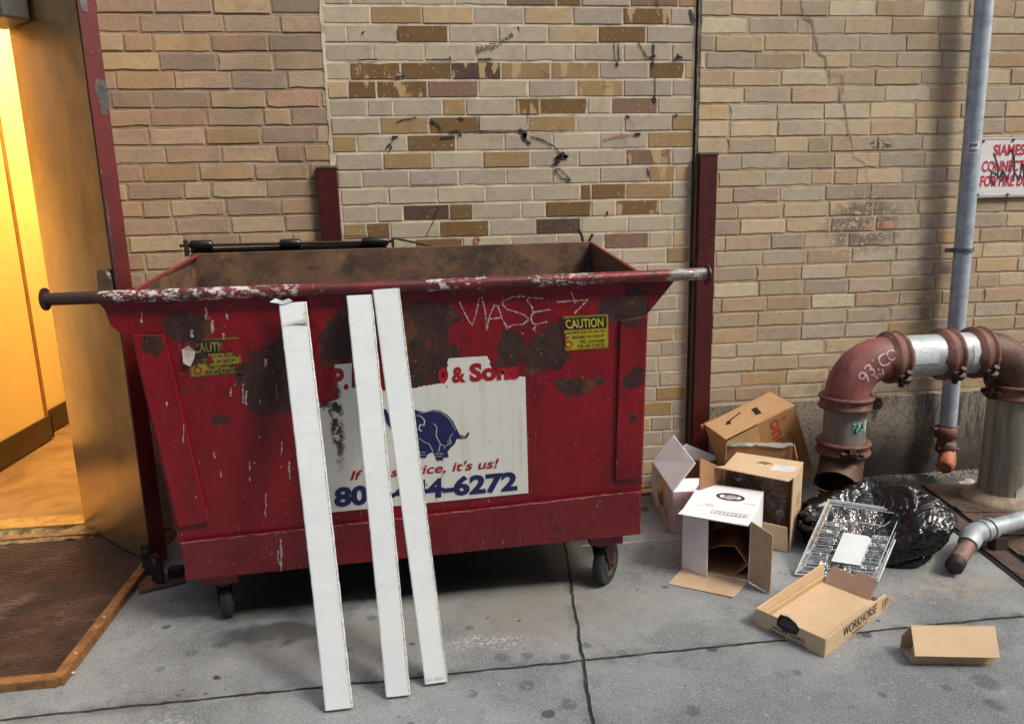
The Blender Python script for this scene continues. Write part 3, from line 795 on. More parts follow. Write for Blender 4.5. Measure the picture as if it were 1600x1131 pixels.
# gussets carrying the bar
p = MB(); p.slab([x for x in (fp(206, 521), fp(206, 450), fp(150, 470), fp(163, 484), fp(172, 508), fp(186, 520))][::-1], .012, FN); part('gusset', p, RED, du, bevel=.002)
p = MB(); p.slab([fp(1012, 491), fp(1057, 436), fp(1013, 438)], .012, FN); part('gusset', p, RED, du, bevel=.002)
# trunnion bar
gt = G('bar paint', .4, .1, ref=du)
c = gt.mix(gt.step(gt.noise(8, 5, .7), .38, .62), S(128, 40, 46), S(86, 40, 38))
xx = gt.sep()[0]
heavy = gt.maxall([gt.blob((-.66, -.42, 1.09), (.16, .2, .2), None, .3), gt.blob((-.42, -.42, 1.09), (.2, .2, .2), None, .5), gt.m('MULTIPLY', gt.blob((.15, -.42, 1.09), (.1, .2, .2), None, .3), .8), gt.m('MULTIPLY', gt.blob((.49, -.42, 1.09), (.12, .2, .2), None, .4), .85), gt.blob((.84, -.42, 1.09), (.075, .2, .2), None, .2)])
wm = gt.step(gt.m('ADD', gt.noise(34, 7, .8, .3, gt.scaled((1, 1.6, 1.6))), gt.m('MULTIPLY', heavy, .15)), .655, .70)
c = gt.mix(gt.m('MULTIPLY', gt.step(gt.noise(23, 6, .75), .5, .62), .7), c, S(58, 44, 42))
endl = gt.step(xx, -.74, -.84)
c = gt.mix(endl, c, S(64, 46, 44))
c = gt.mix(wm, c, S(206, 200, 196))
c = gt.mix(gt.m('MULTIPLY', gt.blob((.85, -.42, 1.09), (.07, .2, .2), None, .15), gt.step(gt.noise(40, 4), .35, .6)), c, S(126, 126, 118)); gt.color(c); gt.bump(gt.noise(40, 4), .002)
TC = Vector((0, -.968, 1.076)); TR_ = .0178
p = MB(); p.tube([(-1.012 + 1.852 * i / 20, TC.y, TC.z + .005 * i / 20 - .003 * math.sin(i / 20 * 3.1)) for i in range(21)], TR_, 18)
bar = part('trunnion_bar', p, gt.mat, du)
for x, s_ in ((-1.014, -1), (.842, 1)):
    p = MB(); p.tube([(x - .0025, TC.y, TC.z), (x + .0025, TC.y, TC.z)], .031, 24); part('end_flange', p, simple('flange steel', S(78, 46, 44), S(54, 40, 40), 30, .45, .3), bar, bevel=.001)
# torn white splash on the left of the bar and rims
p = MB(); p.box(((FTL + BTL) / 2 + Vector((0, 0, .002)), )[0], (.012, .765, .012), Matrix.Rotation(math.atan2(ZB - 1.062, .762), 3, 'X')); part('side_rim', p, red_material('rim paint', S(126, 52, 56), S(104, 40, 44), True, False), du, bevel=.003)
p = MB(); p.box((FTR + BTR) / 2 + Vector((0, 0, .002)), (.012, .765, .012), Matrix.Rotation(math.atan2(ZB - 1.062, .762), 3, 'X')); part('side_rim', p, bpy.data.materials['rim paint'], du, bevel=.003)
p = MB(); p.box((BTL + BTR) / 2 + Vector((0, .008, 0)), (1.53, .014, .016)); part('back_rim', p, INS, du, bevel=.003)
# lid rod with sleeves, folded lid behind, loose rod and prongs on the right
ROD = simple('rusty rod', S(74, 48, 42), S(48, 36, 34), 40, .55, .3)
BLKP = simple('black lid plastic', S(26, 26, 28), S(18, 18, 20), 20, .35)
YR = -.165
r0, r1 = at(281, 384, YR), at(616, 377, YR)
p = MB(); p.tube([r0, r1], .006, 10); part('lid_rod', p, ROD, du)
p = MB(); p.box(at(291, 388, YR) , (.012, .02, .06)); part('rod_bracket', p, ROD, du); p = MB(); p.box(at(614, 382, YR), (.010, .02, .04)); part('rod_bracket', p, ROD, du)
la_, lb_ = at(297, 389, YR + .02), at(604, 378, YR + .02)
p = MB(); p.slab([la_, lb_, lb_ + Vector((0, .06, -.62)), la_ + Vector((0, .06, -.62))], .018, Vector((0, -1, 0))); lid = part('lid', p, BLKP, du, bevel=.006)
for u0, u1, v0 in ((297, 332, 383), (438, 470, 381), (566, 607, 378)):
    a, b = at(u0, v0, YR), at(u1, v0 - .7, YR)
    p = MB(); p.tube([a, a.lerp(b, .1), a.lerp(b, .9), b], [.013, .018, .018, .013], 14); part('hinge_sleeve', p, BLKP, lid)
p = MB(); rr = [at(612, 372, YR), at(635, 376, YR), at(680, 386, YR), at(740, 391, YR), at(800, 392, YR), at(860, 390, YR), at(918, 387, YR)]
p.tube(rr, .0045, 8); p.tube([at(904, 358, YR), at(909, 368, YR), at(913, 389, YR)], .006, 8); p.tube([at(926, 366, YR), at(916, 386, YR), at(912, 392, YR)], .0055, 8); part('loose_rod', p, ROD, du)
# casters
RUB = simple('grey rubber', S(46, 50, 52), S(34, 37, 38), 30, .6)
WST = simple('caster steel', S(120, 112, 104), S(70, 60, 54), 40, .5, .5)


def caster(x, y, zt_, yaw, rad=.063):
    c_ = part('caster_pad', MB().box((x, y, zt_ - .018), (.115, .10, .042)), REDB, du, bevel=.006)
    Rz = Matrix.Rotation(yaw, 3, 'Z'); ax = Rz @ Vector((1, 0, 0)); fw = Rz @ Vector((0, 1, 0)); c0 = Vector((x, y, 0)) + fw * .02
    hub = c0 + Vector((0, 0, rad))
    f = MB()
    for s_ in (-1, 1):
        q = hub + ax * s_ * .027
        f.slab([q + fw * -.02 + Vector((0, 0, -.012)), q + fw * .02 + Vector((0, 0, -.012)), q + fw * .03 - fw * .02 + Vector((0, 0, zt_ - .05 - rad)), q + fw * -.06 + Vector((0, 0, zt_ - .05 - rad))], .004 * s_, ax)
    f.tube([Vector((x, y, zt_ - .055)), Vector((x, y, zt_ - .038))], .036, 16)
    fk = part('fork', f, simple('fork paint', S(96, 46, 46), S(60, 44, 42), 40, .5, .3), c_)
    w_ = MB(); w_.tube([hub - ax * .019, hub - ax * .016, hub + ax * .016, hub + ax * .019], [rad - .006, rad, rad, rad - .006], 28); part('wheel', w_, RUB, c_)
    h = MB(); h.tube([hub - ax * .0215, hub + ax * .0215], rad * .58, 22); h.tube([hub - ax * .034, hub + ax * .034], .009, 10); part('hub', h, WST, c_)


caster(-.685, -.80, .182, R(14), .058); caster(.57, -.79, .207, R(-38), .074); caster(-.66, -.34, .2, R(20)); caster(.56, -.34, .215, R(-10))

# ---- decals and lettering on the front
WDEC = G('white decal', .45, ref=du)
wm_ = WDEC.m('MULTIPLY', patch_mask(WDEC), .0)
chip = WDEC.step(WDEC.noise(34, 6, .75, 0, WDEC.scaled((1.2, 1, .6))), .655, .67)
edge = WDEC.m('MULTIPLY', WDEC.blob(loc(fp(524, 640)), (.018, .2, .17), WDEC.warp(.05, 30), .4), WDEC.step(WDEC.noise(40, 5, .7), .42, .5))
top_ = WDEC.m('MULTIPLY', WDEC.blob(loc(fp(500, 628)), (.045, .2, .02), WDEC.warp(.05, 30), .4), WDEC.step(WDEC.noise(50, 5, .7), .45, .52))
cc = WDEC.mix(WDEC.m('MULTIPLY', WDEC.step(WDEC.noise(5, 5, .7, 0, WDEC.scaled((6, 1, .3))), .5, .7), .4), S(232, 234, 228), S(202, 190, 162))
cc = WDEC.mix(WDEC.maxall([chip, edge, top_]), cc, WDEC.mix(WDEC.step(WDEC.noise(20), .45, .55), S(110, 20, 32), S(60, 44, 40)))
WDEC.color(cc)


def c6(x, y, lift=.001): return fp(400 + x / 3.142, 540 + y / 3.142, lift)


def ragged(pts, amp, step=9):
    out = []
    for a, b in zip(pts, pts[1:] + pts[:1]):
        d = math.hypot(b[0] - a[0], b[1] - a[1]); k = max(1, int(d / step)); rg = len(a) > 2 and a[2]
        for i in range(k):
            t = i / k; j_ = amp if rg else 0
            out.append((a[0] + (b[0] - a[0]) * t + random.uniform(-j_, j_), a[1] + (b[1] - a[1]) * t + random.uniform(-j_, j_)))
    return out


poly = [(388, 92), (470, 86), (470, 205), (620, 218, 1), (770, 205, 1), (925, 182, 1), (945, 62), (1138, 50, 1), (1150, 100, 1), (1180, 138, 1), (1290, 150), (1322, 152), (1337, 722), (368, 817), (330, 560), (300, 285, 1), (405, 262, 1)]
dc = thing  # noqa
p = MB(); p.poly([c6(x, y) for x, y in ragged(poly, 5)][::-1])
dec = part('company_decal', p, WDEC.mat, du)
RT = simple('red lettering', S(176, 26, 40), S(150, 18, 32), 30, .5); NV = simple('navy ink', S(34, 40, 98), S(28, 34, 82), 30, .5); WI = simple('white ink', S(214, 214, 208))
p = MB()
write(p, 'P.', c6(376, 222), c6(455, 215), c6(372, 112), .001, .045, tr=c6(452, 105))
part('red_lettering', p, RT, dec); p = MB()
write(p, 'o', c6(893, 186), c6(945, 180), c6(893, 108), .001, .05, tr=c6(943, 104))
write(p, '&', c6(962, 184), c6(1030, 179), c6(960, 105), .001, .04, tr=c6(1028, 100))
write(p, 'Sons', c6(1050, 178), c6(1293, 164), c6(1046, 86), .001, .05, tr=c6(1290, 72))
part('red_lettering', p, RT, dec)
p = MB(); write(p, "If it's service, it's us!", c6(463, 668), c6(1192, 605), c6(463, 612), .001, .018, .22, tr=c6(1192, 549)); part('slogan_lettering', p, RT, dec)
p = MB(); write(p, '800-444-6272', c6(384, 795), c6(1283, 710), c6(384, 692), .001, .045, tr=c6(1283, 612)); part('phone_lettering', p, NV, dec)
el = [(740, 322), (770, 308), (800, 320), (830, 325), (868, 313), (905, 318), (940, 338), (968, 370), (985, 405), (1000, 436), (1026, 443), (1043, 420), (1047, 430), (1036, 452), (1003, 456), (985, 454), (978, 478), (955, 500), (940, 520), (946, 545), (918, 549), (920, 561), (886, 563), (880, 540), (868, 520), (845, 530), (832, 551), (802, 549), (792, 505), (740, 520), (700, 515), (690, 460), (668, 405), (660, 404), (640, 375), (625, 310), (640, 312), (662, 355), (690, 332)]
p = MB(); p.poly([c6(x, y, .002) for x, y in el][::-1]); eo = part('elephant_emblem', p, NV, dec)
p = MB()
for pts, w in (([(790, 340), (812, 345), (828, 365), (824, 390), (805, 385), (800, 410), (815, 418)], .0028), ([(872, 380), (888, 398), (884, 440), (905, 480), (896, 520)], .0024), ([(905, 480), (925, 490), (925, 505)], .002), ([(967, 428), (950, 452), (955, 470), (925, 495)], .002), ([(850, 480), (868, 515)], .002), ([(800, 330), (840, 322), (872, 318), (905, 324), (938, 346), (962, 378), (980, 412)], .0016), ([(880, 528), (920, 528)], .002), ([(885, 540), (915, 540)], .0016), ([(806, 520), (832, 522)], .0018), ([(806, 535), (832, 535)], .0016), ([(935, 470), (955, 462), (958, 480), (940, 486)], .0016), ([(800, 450), (825, 470), (850, 480)], .0018), ([(1000, 445), (1030, 447)], .0012)):
    p.ribbon([c6(x, y, .0032) for x, y in pts], w, FN, .25)
part('emblem_line', p, WI, eo)


def caution(quad, icon, missing, label):
    tl, tr, br_, bl0 = quad
    g = G('caution decal ' + label, .5, ref=du)
    dmg = g.m('MULTIPLY', patch_mask(g), .0)
    nz = g.step(g.m('ADD', g.noise(45, 6, .75), g.m('MULTIPLY', g.blob(loc(fp(*missing[:2])), (missing[2] / 535, .2, missing[3] / 535), g.warp(.04, 30), .4), .24)), .60, .63)
    base = g.mix(g.step(g.noise(12, 4), .4, .7), *((S(196, 178, 40), S(170, 152, 44)) if label == 'bright' else (S(158, 142, 56), S(116, 100, 48))))
    g.color(g.mix(nz, base, g.mix(g.step(g.noise(30), .4, .6), S(96, 24, 30), S(60, 46, 38))))
    L = lambda x, y: fp(*[tl[k] * (1 - x) * (1 - y) + tr[k] * x * (1 - y) + br_[k] * x * y + bl0[k] * (1 - x) * y for k in (0, 1)], .0105 if quad[0][0] < 0 else .001)
    p = MB(); p.poly([L(0, 1), L(1, 1), L(1, 0), L(0, 0)]); d = part('caution_decal', p, g.mat, du)
    up = lambda P: P + FN * .0007
    BL_ = simple('decal black ' + label, S(30, 28, 22), S(52, 44, 30), 60, .5)
    p = MB(); p.poly([up(L(.05, .40)), up(L(.96, .40)), up(L(.96, .05)), up(L(.05, .05))])
    for x0_, y0_, x1_, y1_ in ((.02, .02, .98, .03), (.02, .97, .98, .98), (.02, .03, .028, .97), (.972, .03, .98, .97)): p.poly([up(L(x0_, y1_)), up(L(x1_, y1_)), up(L(x1_, y0_)), up(L(x0_, y0_))])
    part('black_header', p, BL_, d)
    p = MB(); write(p, 'CAUTION', L(.12, .36), L(.9, .36), L(.12, .09), .0014, .02, tr=L(.9, .09)); part('header_lettering', p, simple('decal yellow ' + label, S(206, 190, 70) if label == 'bright' else S(160, 150, 84), S(190, 172, 60) if label == 'bright' else S(84, 74, 44)), d)
    p = MB()
    for s_, x0_, y_ in (('DO NOT PLAY IN, ON OR', .10, .54), ('AROUND, OR OCCUPY', .2, .68), ('THIS CONTAINER', .36, .82), ('FOR ANY PURPOSE', .3, .95)):
        write(p, s_, L(x0_, y_), L(.93, y_), L(x0_, y_ - .1), .0008, .015, tr=L(.93, y_ - .1))
    part('warning_lettering', p, BL_, d)
    p = MB(); p.ring(up(L(*icon)), FN, .008, .004); part('warning_symbol', p, RT, d)


caution(((290, 531), (373, 527), (378, 582), (298, 590)), (.16, .82), (305, 548, 20, 22), 'torn')
caution(((872, 495), (950, 491), (950, 543), (884, 548)), (.1, .82), (872, 520, 14, 26), 'bright')
p = MB()
for pl in ([(345, 533), (360, 530), (376, 528), (380, 545), (372, 556), (360, 548), (352, 552), (346, 543)], [(288, 529), (304, 531), (312, 540), (300, 546), (292, 552), (286, 544)], [(366, 570), (380, 566), (382, 584), (372, 582)], [(322, 558), (330, 556), (333, 566), (326, 570)]):
    pl2 = [(a + random.uniform(-2, 2), b + random.uniform(-2, 2)) for a, b in ragged(pl, 1.5, 4)]
    p.poly([fp(u, v, .0032) for u, v in pl2][::-1])
part('scraped_patch', p, RED, du)
# torn paper scrap on the left decal
p = MB(); q = [(285, 545), (296, 538), (306, 549), (304, 560), (299, 571), (288, 566)]
p.poly([fp(u, v, .004 + .006 * random.random()) for u, v in q][::-1]); part('torn_paper', p, simple('torn paper', S(206, 198, 186), S(170, 160, 150)), du)
# chalked letters
CH = G('chalk strokes', .9); CH.color(CH.mix(CH.step(CH.noise(220, 3, .7), .4, .62), S(214, 196, 196), S(150, 66, 72)))
c5 = lambda x, y: fp(600 + x / 3.077, 340 + y / 3.077, .0012)
p = MB()
for pts in ([(362, 405), (385, 455), (424, 522)], [(424, 522), (440, 470), (458, 385)], [(470, 382), (485, 440), (494, 540)], [(494, 540), (505, 480), (530, 420), (548, 425), (565, 480), (590, 525)], [(505, 488), (560, 480)], [(610, 385), (575, 400), (568, 415), (590, 440), (640, 455), (680, 470), (695, 490), (670, 512), (620, 515), (585, 535)], [(610, 382), (680, 378)], [(690, 385), (765, 388)], [(685, 395), (712, 430), (715, 460), (706, 480), (715, 510), (735, 512), (785, 500)], [(715, 455), (800, 442)], [(830, 405), (880, 402), (980, 395)], [(898, 355), (910, 385), (918, 412)], [(978, 395), (950, 425), (915, 460)], [(735, 512), (715, 540)]):
    p.ribbon([c5(*q) for q in pts], .0042, FN, .5)
part('chalk_writing', p, CH.mat, du)
# paint drips
DRIP = simple('dripped white paint', S(202, 190, 188), S(150, 100, 102), 90, .5)
for u, v, l, w in ((222, 486, 18, 3), (243, 530, 22, 9), (240, 545, 10, 14), (332, 500, 20, 5), (349, 520, 10, 3), (415, 770, 36, 2), (452, 720, 28, 3), (440, 690, 20, 2), (440, 838, 50, 4), (436, 855, 20, 3), (390, 720, 14, 3), (262, 625, 8, 5), (288, 660, 30, 2), (335, 705, 10, 3), (345, 735, 10, 3), (385, 610, 22, 4), (380, 600, 30, 3), (361, 605, 14, 3), (415, 560, 12, 4), (322, 490, 10, 4), (745, 430, 22, 2), (756, 430, 24, 2), (773, 430, 22, 2), (786, 430, 18, 2), (690, 740, 8, 2), (300, 515, 12, 5), (355, 490, 8, 4), (390, 745, 6, 3)):
    k = .0135 if v > 800 else (.0105 if u < 300 and v > 560 else .0016)
    p = MB(); p.ribbon([fp(u + random.uniform(-1, 1), v + l * i / 5, k) for i in range(6)], w / 700, FN, .6); part('paint_drip', p, DRIP, du)

# ================================================================== WHITE BOARDS
WB = G('white board', .62)
xb_, yb_, zb_ = WB.sep()
cw = WB.mix(WB.m('MULTIPLY', WB.step(WB.noise(9, 5, .7), .45, .7), .35), S(228, 234, 235), S(214, 220, 222))
cw = WB.mix(WB.m('MULTIPLY', WB.step(WB.noise(60, 4, .7), .68, .72), .6), cw, S(176, 168, 152))
WB.color(cw); WB.bump(WB.m('ADD', WB.m('ADD', WB.noise(3, 3, .5, 0, WB.scaled((1, 1, 2))), WB.m('MULTIPLY', WB.step(WB.noise(4, 2, .5, 0, WB.scaled((.25, .25, 3))), .58, .63), .07)), WB.m('MULTIPLY', WB.noise(90, 3), .1)), .004)
cw = WB.mix(WB.m('MULTIPLY', WB.step(WB.noise(26, 5, .7, 0, WB.scaled((1, 1, .4))), .64, .7), .4), cw, S(168, 162, 150)); WB.color(cw)
KRAFT = simple('kraft edge', S(206, 202, 192), S(168, 154, 132), 34, .8)


def board(b0, b1, t0, t1, label, tears):
    YT = TC.y - TR_ - .004
    B0, B1 = gr(*b0, .010), gr(*b1, .010); T0, T1 = at(*t0, YT), at(*t1, YT)
    B1 = B0 + (B1 - B0) * 1.0
    t = thing('leaning_board', (B0 + B1) / 2, label, 'board', 'white boards leaning on the dumpster')
    n = (B1 - B0).cross(T0 - B0).normalized(); n = n if n.y < 0 else -n
    side = (T1 - T0).normalized(); K = 70; vs = []; p = MB(); D = .016
    for i in range(K + 1):
        f = i / K; a = B0.lerp(T0, f); b = B1.lerp(T1, f); sag = -n * (.012 * math.sin(math.pi * f))
        wob = n * (.0006 * mnoise.noise((f * 5, B0.x * 9, 2)))
        rg = .0002 if not tears else .0005
        a = a + sag + wob + (b - a).normalized() * random.uniform(-rg, rg); b = b + sag + wob + (b - a).normalized() * random.uniform(-rg, rg) * 1.3
        e_ = (b - a).normalized() * .003
        vs += [a - n * D, a - n * .002, a + e_, b - e_, b - n * .002, b - n * D]
    fs = []
    for i in range(K):
        for k in range(5): fs.append((i * 6 + k, i * 6 + k + 1, (i + 1) * 6 + k + 1, (i + 1) * 6 + k))
    p.add(vs, fs)
    o = part('sheet', p, WB.mat, t); s_ = o.modifiers.new('thick', 'SOLIDIFY'); s_.thickness = .003; s_.offset = -1 if True else 0
    p = MB(); sag_ = lambda f: n * (-.012 * math.sin(math.pi * f))
    e_ = (B1 - B0).normalized() * -.0022
    p.ribbon([B1.lerp(T1, i / 40) + e_ + n * .0008 + sag_(i / 40) for i in range(41)], .0026, n, .75)
    part('worn_edge', p, KRAFT, t)
    return t, n, B0, B1, T0, T1


t, n, B0, B1, T0, T1 = board((508, 1110), (551, 1105), (435, 474), (478, 471), 'white board with torn brown top edge, leftmost of the three leaning', True)
p = MB(); q = [T0 + (B0 - T0) * .055, T0.lerp(T1, .5) + (B0 - T0) * .05, T1 + (B1 - T1) * .042, T1 + (B1 - T1) * .058, T0.lerp(T1, .5) + (B0 - T0) * .054]
p.poly([x + n * .0035 for x in q]); part('torn_patch', p, KRAFT, t)
p = MB(); p.poly([x + n * .004 for x in (T0 + Vector((-.022, -.004, .004)), T0 + Vector((.015, 0, -.004)), T0 + Vector((.04, 0, .004)), T0 + Vector((.03, 0, .012)), T0 + Vector((.012, 0, .006)), T0 + Vector((-.006, 0, .014)))]); part('paper_tear', p, WB.mat, t)
board((603, 1089), (641, 1085), (541, 462), (581, 460), 'white board with ragged right edge, middle of the three leaning', True)
t, n, B0, B1, T0, T1 = board((664, 1069), (700, 1064), (582, 453), (624, 450), 'white board with faint print at its foot, rightmost of the three leaning', False)
p = MB(); L_ = lambda x, y: B0.lerp(B1, x).lerp(T0.lerp(T1, x), y) + n * .003
for k in range(9):
    x0_ = .08 + k * .085
    if k == 3: continue
    p.ribbon([L_(x0_, .008), L_(x0_ + .03, .016), L_(x0_ + .05, .008)], .0012, n)
part('faint_print', p, simple('faint ink', S(150, 152, 156)), t)

# ================================================================== STANDPIPE
RUSTP = G('rust brown pipe', .6, .2); c = RUSTP.mix(RUSTP.step(RUSTP.noise(9, 6, .7), .35, .68), S(100, 74, 62), S(72, 52, 44)); c = RUSTP.mix(RUSTP.m('MULTIPLY', RUSTP.step(RUSTP.noise(30, 5, .7), .56, .66), .6), c, S(132, 84, 62)); RUSTP.color(c); RUSTP.bump(RUSTP.noise(40, 4), .002)
COUP = G('coupling rust', .65, .1); c = COUP.mix(COUP.step(COUP.noise(14, 6, .7), .35, .68), S(124, 84, 72), S(90, 62, 54)); c = COUP.mix(COUP.m('MULTIPLY', COUP.step(COUP.noise(38, 5, .7), .57, .66), .7), c, S(160, 118, 106)); COUP.color(c); COUP.bump(COUP.noise(50, 4), .002)
REDP = G('red elbow paint', .55); c = REDP.mix(REDP.step(REDP.noise(8, 6, .7), .35, .66), S(142, 86, 82), S(106, 64, 58)); c = REDP.mix(REDP.m('MULTIPLY', REDP.step(REDP.noise(17, 6, .7, 0, REDP.scaled((1, 1, .5))), .56, .68), .8), c, S(88, 52, 44)); REDP.color(c); REDP.bump(REDP.noise(30, 4), .0015)
GALV = G('galvanised pipe', .5, .25); c = GALV.mix(GALV.step(GALV.noise(12, 6, .7), .35, .68), S(182, 190, 194), S(142, 152, 158)); c = GALV.mix(GALV.m('MULTIPLY', GALV.step(GALV.noise(42, 4, .7), .6, .7), .5), c, S(214, 216, 214)); GALV.color(c)
GREY = G('grey pipe paint', .6, .1); c = GREY.mix(GREY.step(GREY.noise(7, 6, .7, 0, GREY.scaled((3, 3, .5))), .35, .66), S(142, 138, 130), S(110, 108, 102)); c = GREY.mix(GREY.m('MULTIPLY', GREY.step(GREY.noise(26, 5, .7), .6, .7), .5), c, S(96, 72, 60)); GREY.color(c)
GRN = G('weathered pipe', .55, .25); c = GRN.mix(GRN.step(GRN.noise(3.5, 5, .65, 0, GRN.scaled((5, 5, .35))), .38, .62), S(166, 164, 148), S(126, 122, 106)); c = GRN.mix(GRN.m('MULTIPLY', GRN.step(GRN.noise(4.5, 5, .6, 0, GRN.scaled((7, 7, .25))), .55, .68), .7), c, S(126, 96, 70)); c = GRN.mix(GRN.m('MULTIPLY', GRN.step(GRN.noise(24, 4), .62, .7), .4), c, S(176, 176, 164)); GRN.color(c)
BOLT = simple('bolt steel', S(74, 54, 48), S(50, 40, 38), 60, .5, .4)
YP = -.345; RP = .086; ZH = .652
sp_ = thing('standpipe', (2.05, YP, 0), 'fat jointed pipe bridge of red, grey and rusty sections beside the wall', 'pipe')
XA, XB_ = 1.700, 2.428
HD = Vector((1, -.02, .012)).normalized()


def coupling(c, d, r=RP, w=.052, bolts=None):
    d = Vector(d).normalized(); c = Vector(c)
    p = MB(); k = w / 2
    p.tube([c - d * k, c - d * k, c - d * (k - .01), c - d * (k - .014), c + d * (k - .014), c + d * (k - .01), c + d * k, c + d * k], [r + .001, r + .020, r + .022, r + .015, r + .015, r + .022, r + .020, r + .001], 32)
    o = part('coupling', p, COUP.mat, sp_)
    for b in (bolts or []):
        b = Vector(b).normalized(); q = c + b * (r + .030); tng = d.cross(b).normalized()
        m_ = MB()
        for s_ in (-1, 1):
            m_.slab([q + tng * s_ * .012 + b * a + d * e_ for a, e_ in ((-.022, -k), (.012, -k * .8), (.018, -k * .3), (.018, k * .3), (.012, k * .8), (-.022, k))], .011 * s_, tng)
        m_.tube([q - tng * .038, q + tng * .038], .007, 8); m_.tube([q - tng * .044, q - tng * .030], .012, 6); m_.tube([q + tng * .030, q + tng * .042], .012, 6)
        part('bolt_lug', m_, BOLT, o)


def arc(c, a, b, r, k=14):
    return [Vector(c) + a * (r * math.sin(t)) - b * (r * (1 - math.cos(t))) for t in [math.pi / 2 * i / k for i in range(k + 1)]]


BR_ = .155                                         # bend radius
top_l = Vector((XA, YP, ZH - BR_))
up = Vector((0, 0, 1))
# left red elbow: from vertical up to horizontal right
el_pts = [top_l + Vector((BR_ * (1 - math.cos(t)), 0, BR_ * math.sin(t))) for t in [math.pi / 2 * i / 16 for i in range(17)]]
p = MB(); p.tube([top_l - up * .02] + el_pts + [el_pts[-1] + HD * .02], RP, 36, False); elb = part('elbow', p, REDP.mat, sp_)
H0_ = el_pts[-1]
def hx(x): return H0_ + HD * (x - H0_.x)
p = MB(); p.tube([hx(1.87), hx(2.262)], RP - .001, 36, False); part('pipe_section', p, GALV.mat, sp_)
coupling(hx(1.888), HD, bolts=[(.0, -.8, -.62)]); coupling(hx(2.115), HD, bolts=[(0, -.8, -.6)]); coupling(hx(2.255), HD, bolts=[(0, -.8, -.62)])
e2 = hx(2.283)
c2 = e2 + Vector((0, 0, -.145)); el2 = [c2 + Vector((.145 * math.sin(t), -.02 * math.sin(t), .145 * math.cos(t))) for t in [math.pi / 2 * i / 16 for i in range(17)]]
p = MB(); p.tube([e2 - HD * .02] + el2 + [el2[-1] - up * .02], RP, 36, False); part('elbow', p, RUSTP.mat, sp_)
xr = el2[-1].x; yr = el2[-1].y
p = MB(); p.tube([(xr, yr, .03), (xr, yr, el2[-1].z - .0)], RP + .006, 36, False); part('pipe_section', p, GRN.mat, sp_)
coupling((xr, yr, .492), up, RP + .002, .06, bolts=[(-1, -.15, 0)])
p = MB(); p.tube([(xr, yr, .0), (xr, yr, .012), (xr, yr, .03), (xr, yr, .046), (xr, yr, .05)], [.152, .150, .13, .108, RP + .006], 40); part('base_flange', p, simple('flange concrete', S(168, 152, 130), S(120, 104, 88), 16, .75, 0, .002), sp_)
p = MB()
for k in range(6):
    a0, a1 = [R(-100 + 9 * (k + i)) for i in (0, 1)]; hh = [.035 + .02 * math.sin(3.14 * min(1, (k + i) / 6)) for i in (0, 1)]; rr2 = RP + .0085
    p.add([(xr + rr2 * math.cos(a0), yr + rr2 * math.sin(a0), .05), (xr + rr2 * math.cos(a1), yr + rr2 * math.sin(a1), .05), (xr + rr2 * math.cos(a1), yr + rr2 * math.sin(a1), .05 + hh[1]), (xr + rr2 * math.cos(a0), yr + rr2 * math.sin(a0), .05 + hh[0])], [(0, 1, 2, 3)])
part('paper_scrap', p, simple('stuck paper', S(200, 198, 192)), sp_)
# left leg down to the open mouth
zc1, zc2 = .478, .285
p = MB(); p.tube([(XA, YP, zc2 - .02), (XA, YP, zc1 + .02)], RP - .004, 36, False); leg_ = part('pipe_section', p, GREY.mat, sp_)
coupling((XA, YP, zc1), up, bolts=[(.85, -.5, 0)]); coupling((XA, YP, zc2), up, bolts=[(-.25, -1, 0)])
mo = []; md = Vector((-.62, -.72, 0)).normalized(); rb = .10
for i in range(13):
    t_ = R(62) * i / 12; mo.append(Vector((XA, YP, zc2 - .03)) + md * (rb * (1 - math.cos(t_))) - up * (rb * math.sin(t_)))
dlast = (mo[-1] - mo[-2]).normalized(); mo += [mo[-1] + dlast * .05]
p = MB(); p.tube([Vector((XA, YP, zc2 - .0))] + mo, RP, 36, False); n0 = len(p.v)
inner = [mo[-1], mo[-1] - dlast * .004] + [q for q in reversed(mo[:-1])]
p.tube([mo[-1], mo[-1]], [RP, RP - .008], 36, False, smooth=False); p.tube(inner, RP - .008, 36, False); part('open_elbow', p, RUSTP.mat, sp_)
# chalk code on the elbow, pale scuffed labels, sticker
WCH = simple('white chalk', S(206, 190, 190), S(170, 120, 122), 80, .9)


def on_tube(cpts, r, s, t0, t1, a0, a1, ref):
    """letters bent round a pipe: u runs along the axis points, v round the pipe"""
    uv, fs = text_mb(s, .0, 0); out = []; n_ = len(cpts) - 1
    for u, v in uv:
        f = (t0 + (t1 - t0) * u) * n_; i = min(int(f), n_ - 1); P = cpts[i].lerp(cpts[i + 1], f - i)
        T = (cpts[i + 1] - cpts[i]).normalized(); x = (ref - T * ref.dot(T)).normalized(); y_ = T.cross(x); a = R(a0 + (a1 - a0) * v)
        out.append(P + (x * math.cos(a) + y_ * math.sin(a)) * (r + .0015))
    return out, fs


p = MB(); vs, fs = on_tube(el_pts, RP, '93IC', .34, .86, 14, -20, Vector((0, -1, .2))); vs2 = vs; p.add(vs, fs); vs, fs = on_tube(el_pts, RP, 'bJ', .52, .72, 40, 16, Vector((0, -1, .2))); p.add(vs, fs)
vs, fs = on_tube(el_pts, RP, 'O', .84, .98, 6, -24, Vector((0, -1, .2))); p.add(vs, fs)
part('chalk_code', p, WCH, elb)
p = MB(); hp = [hx(1.92), hx(2.10)]


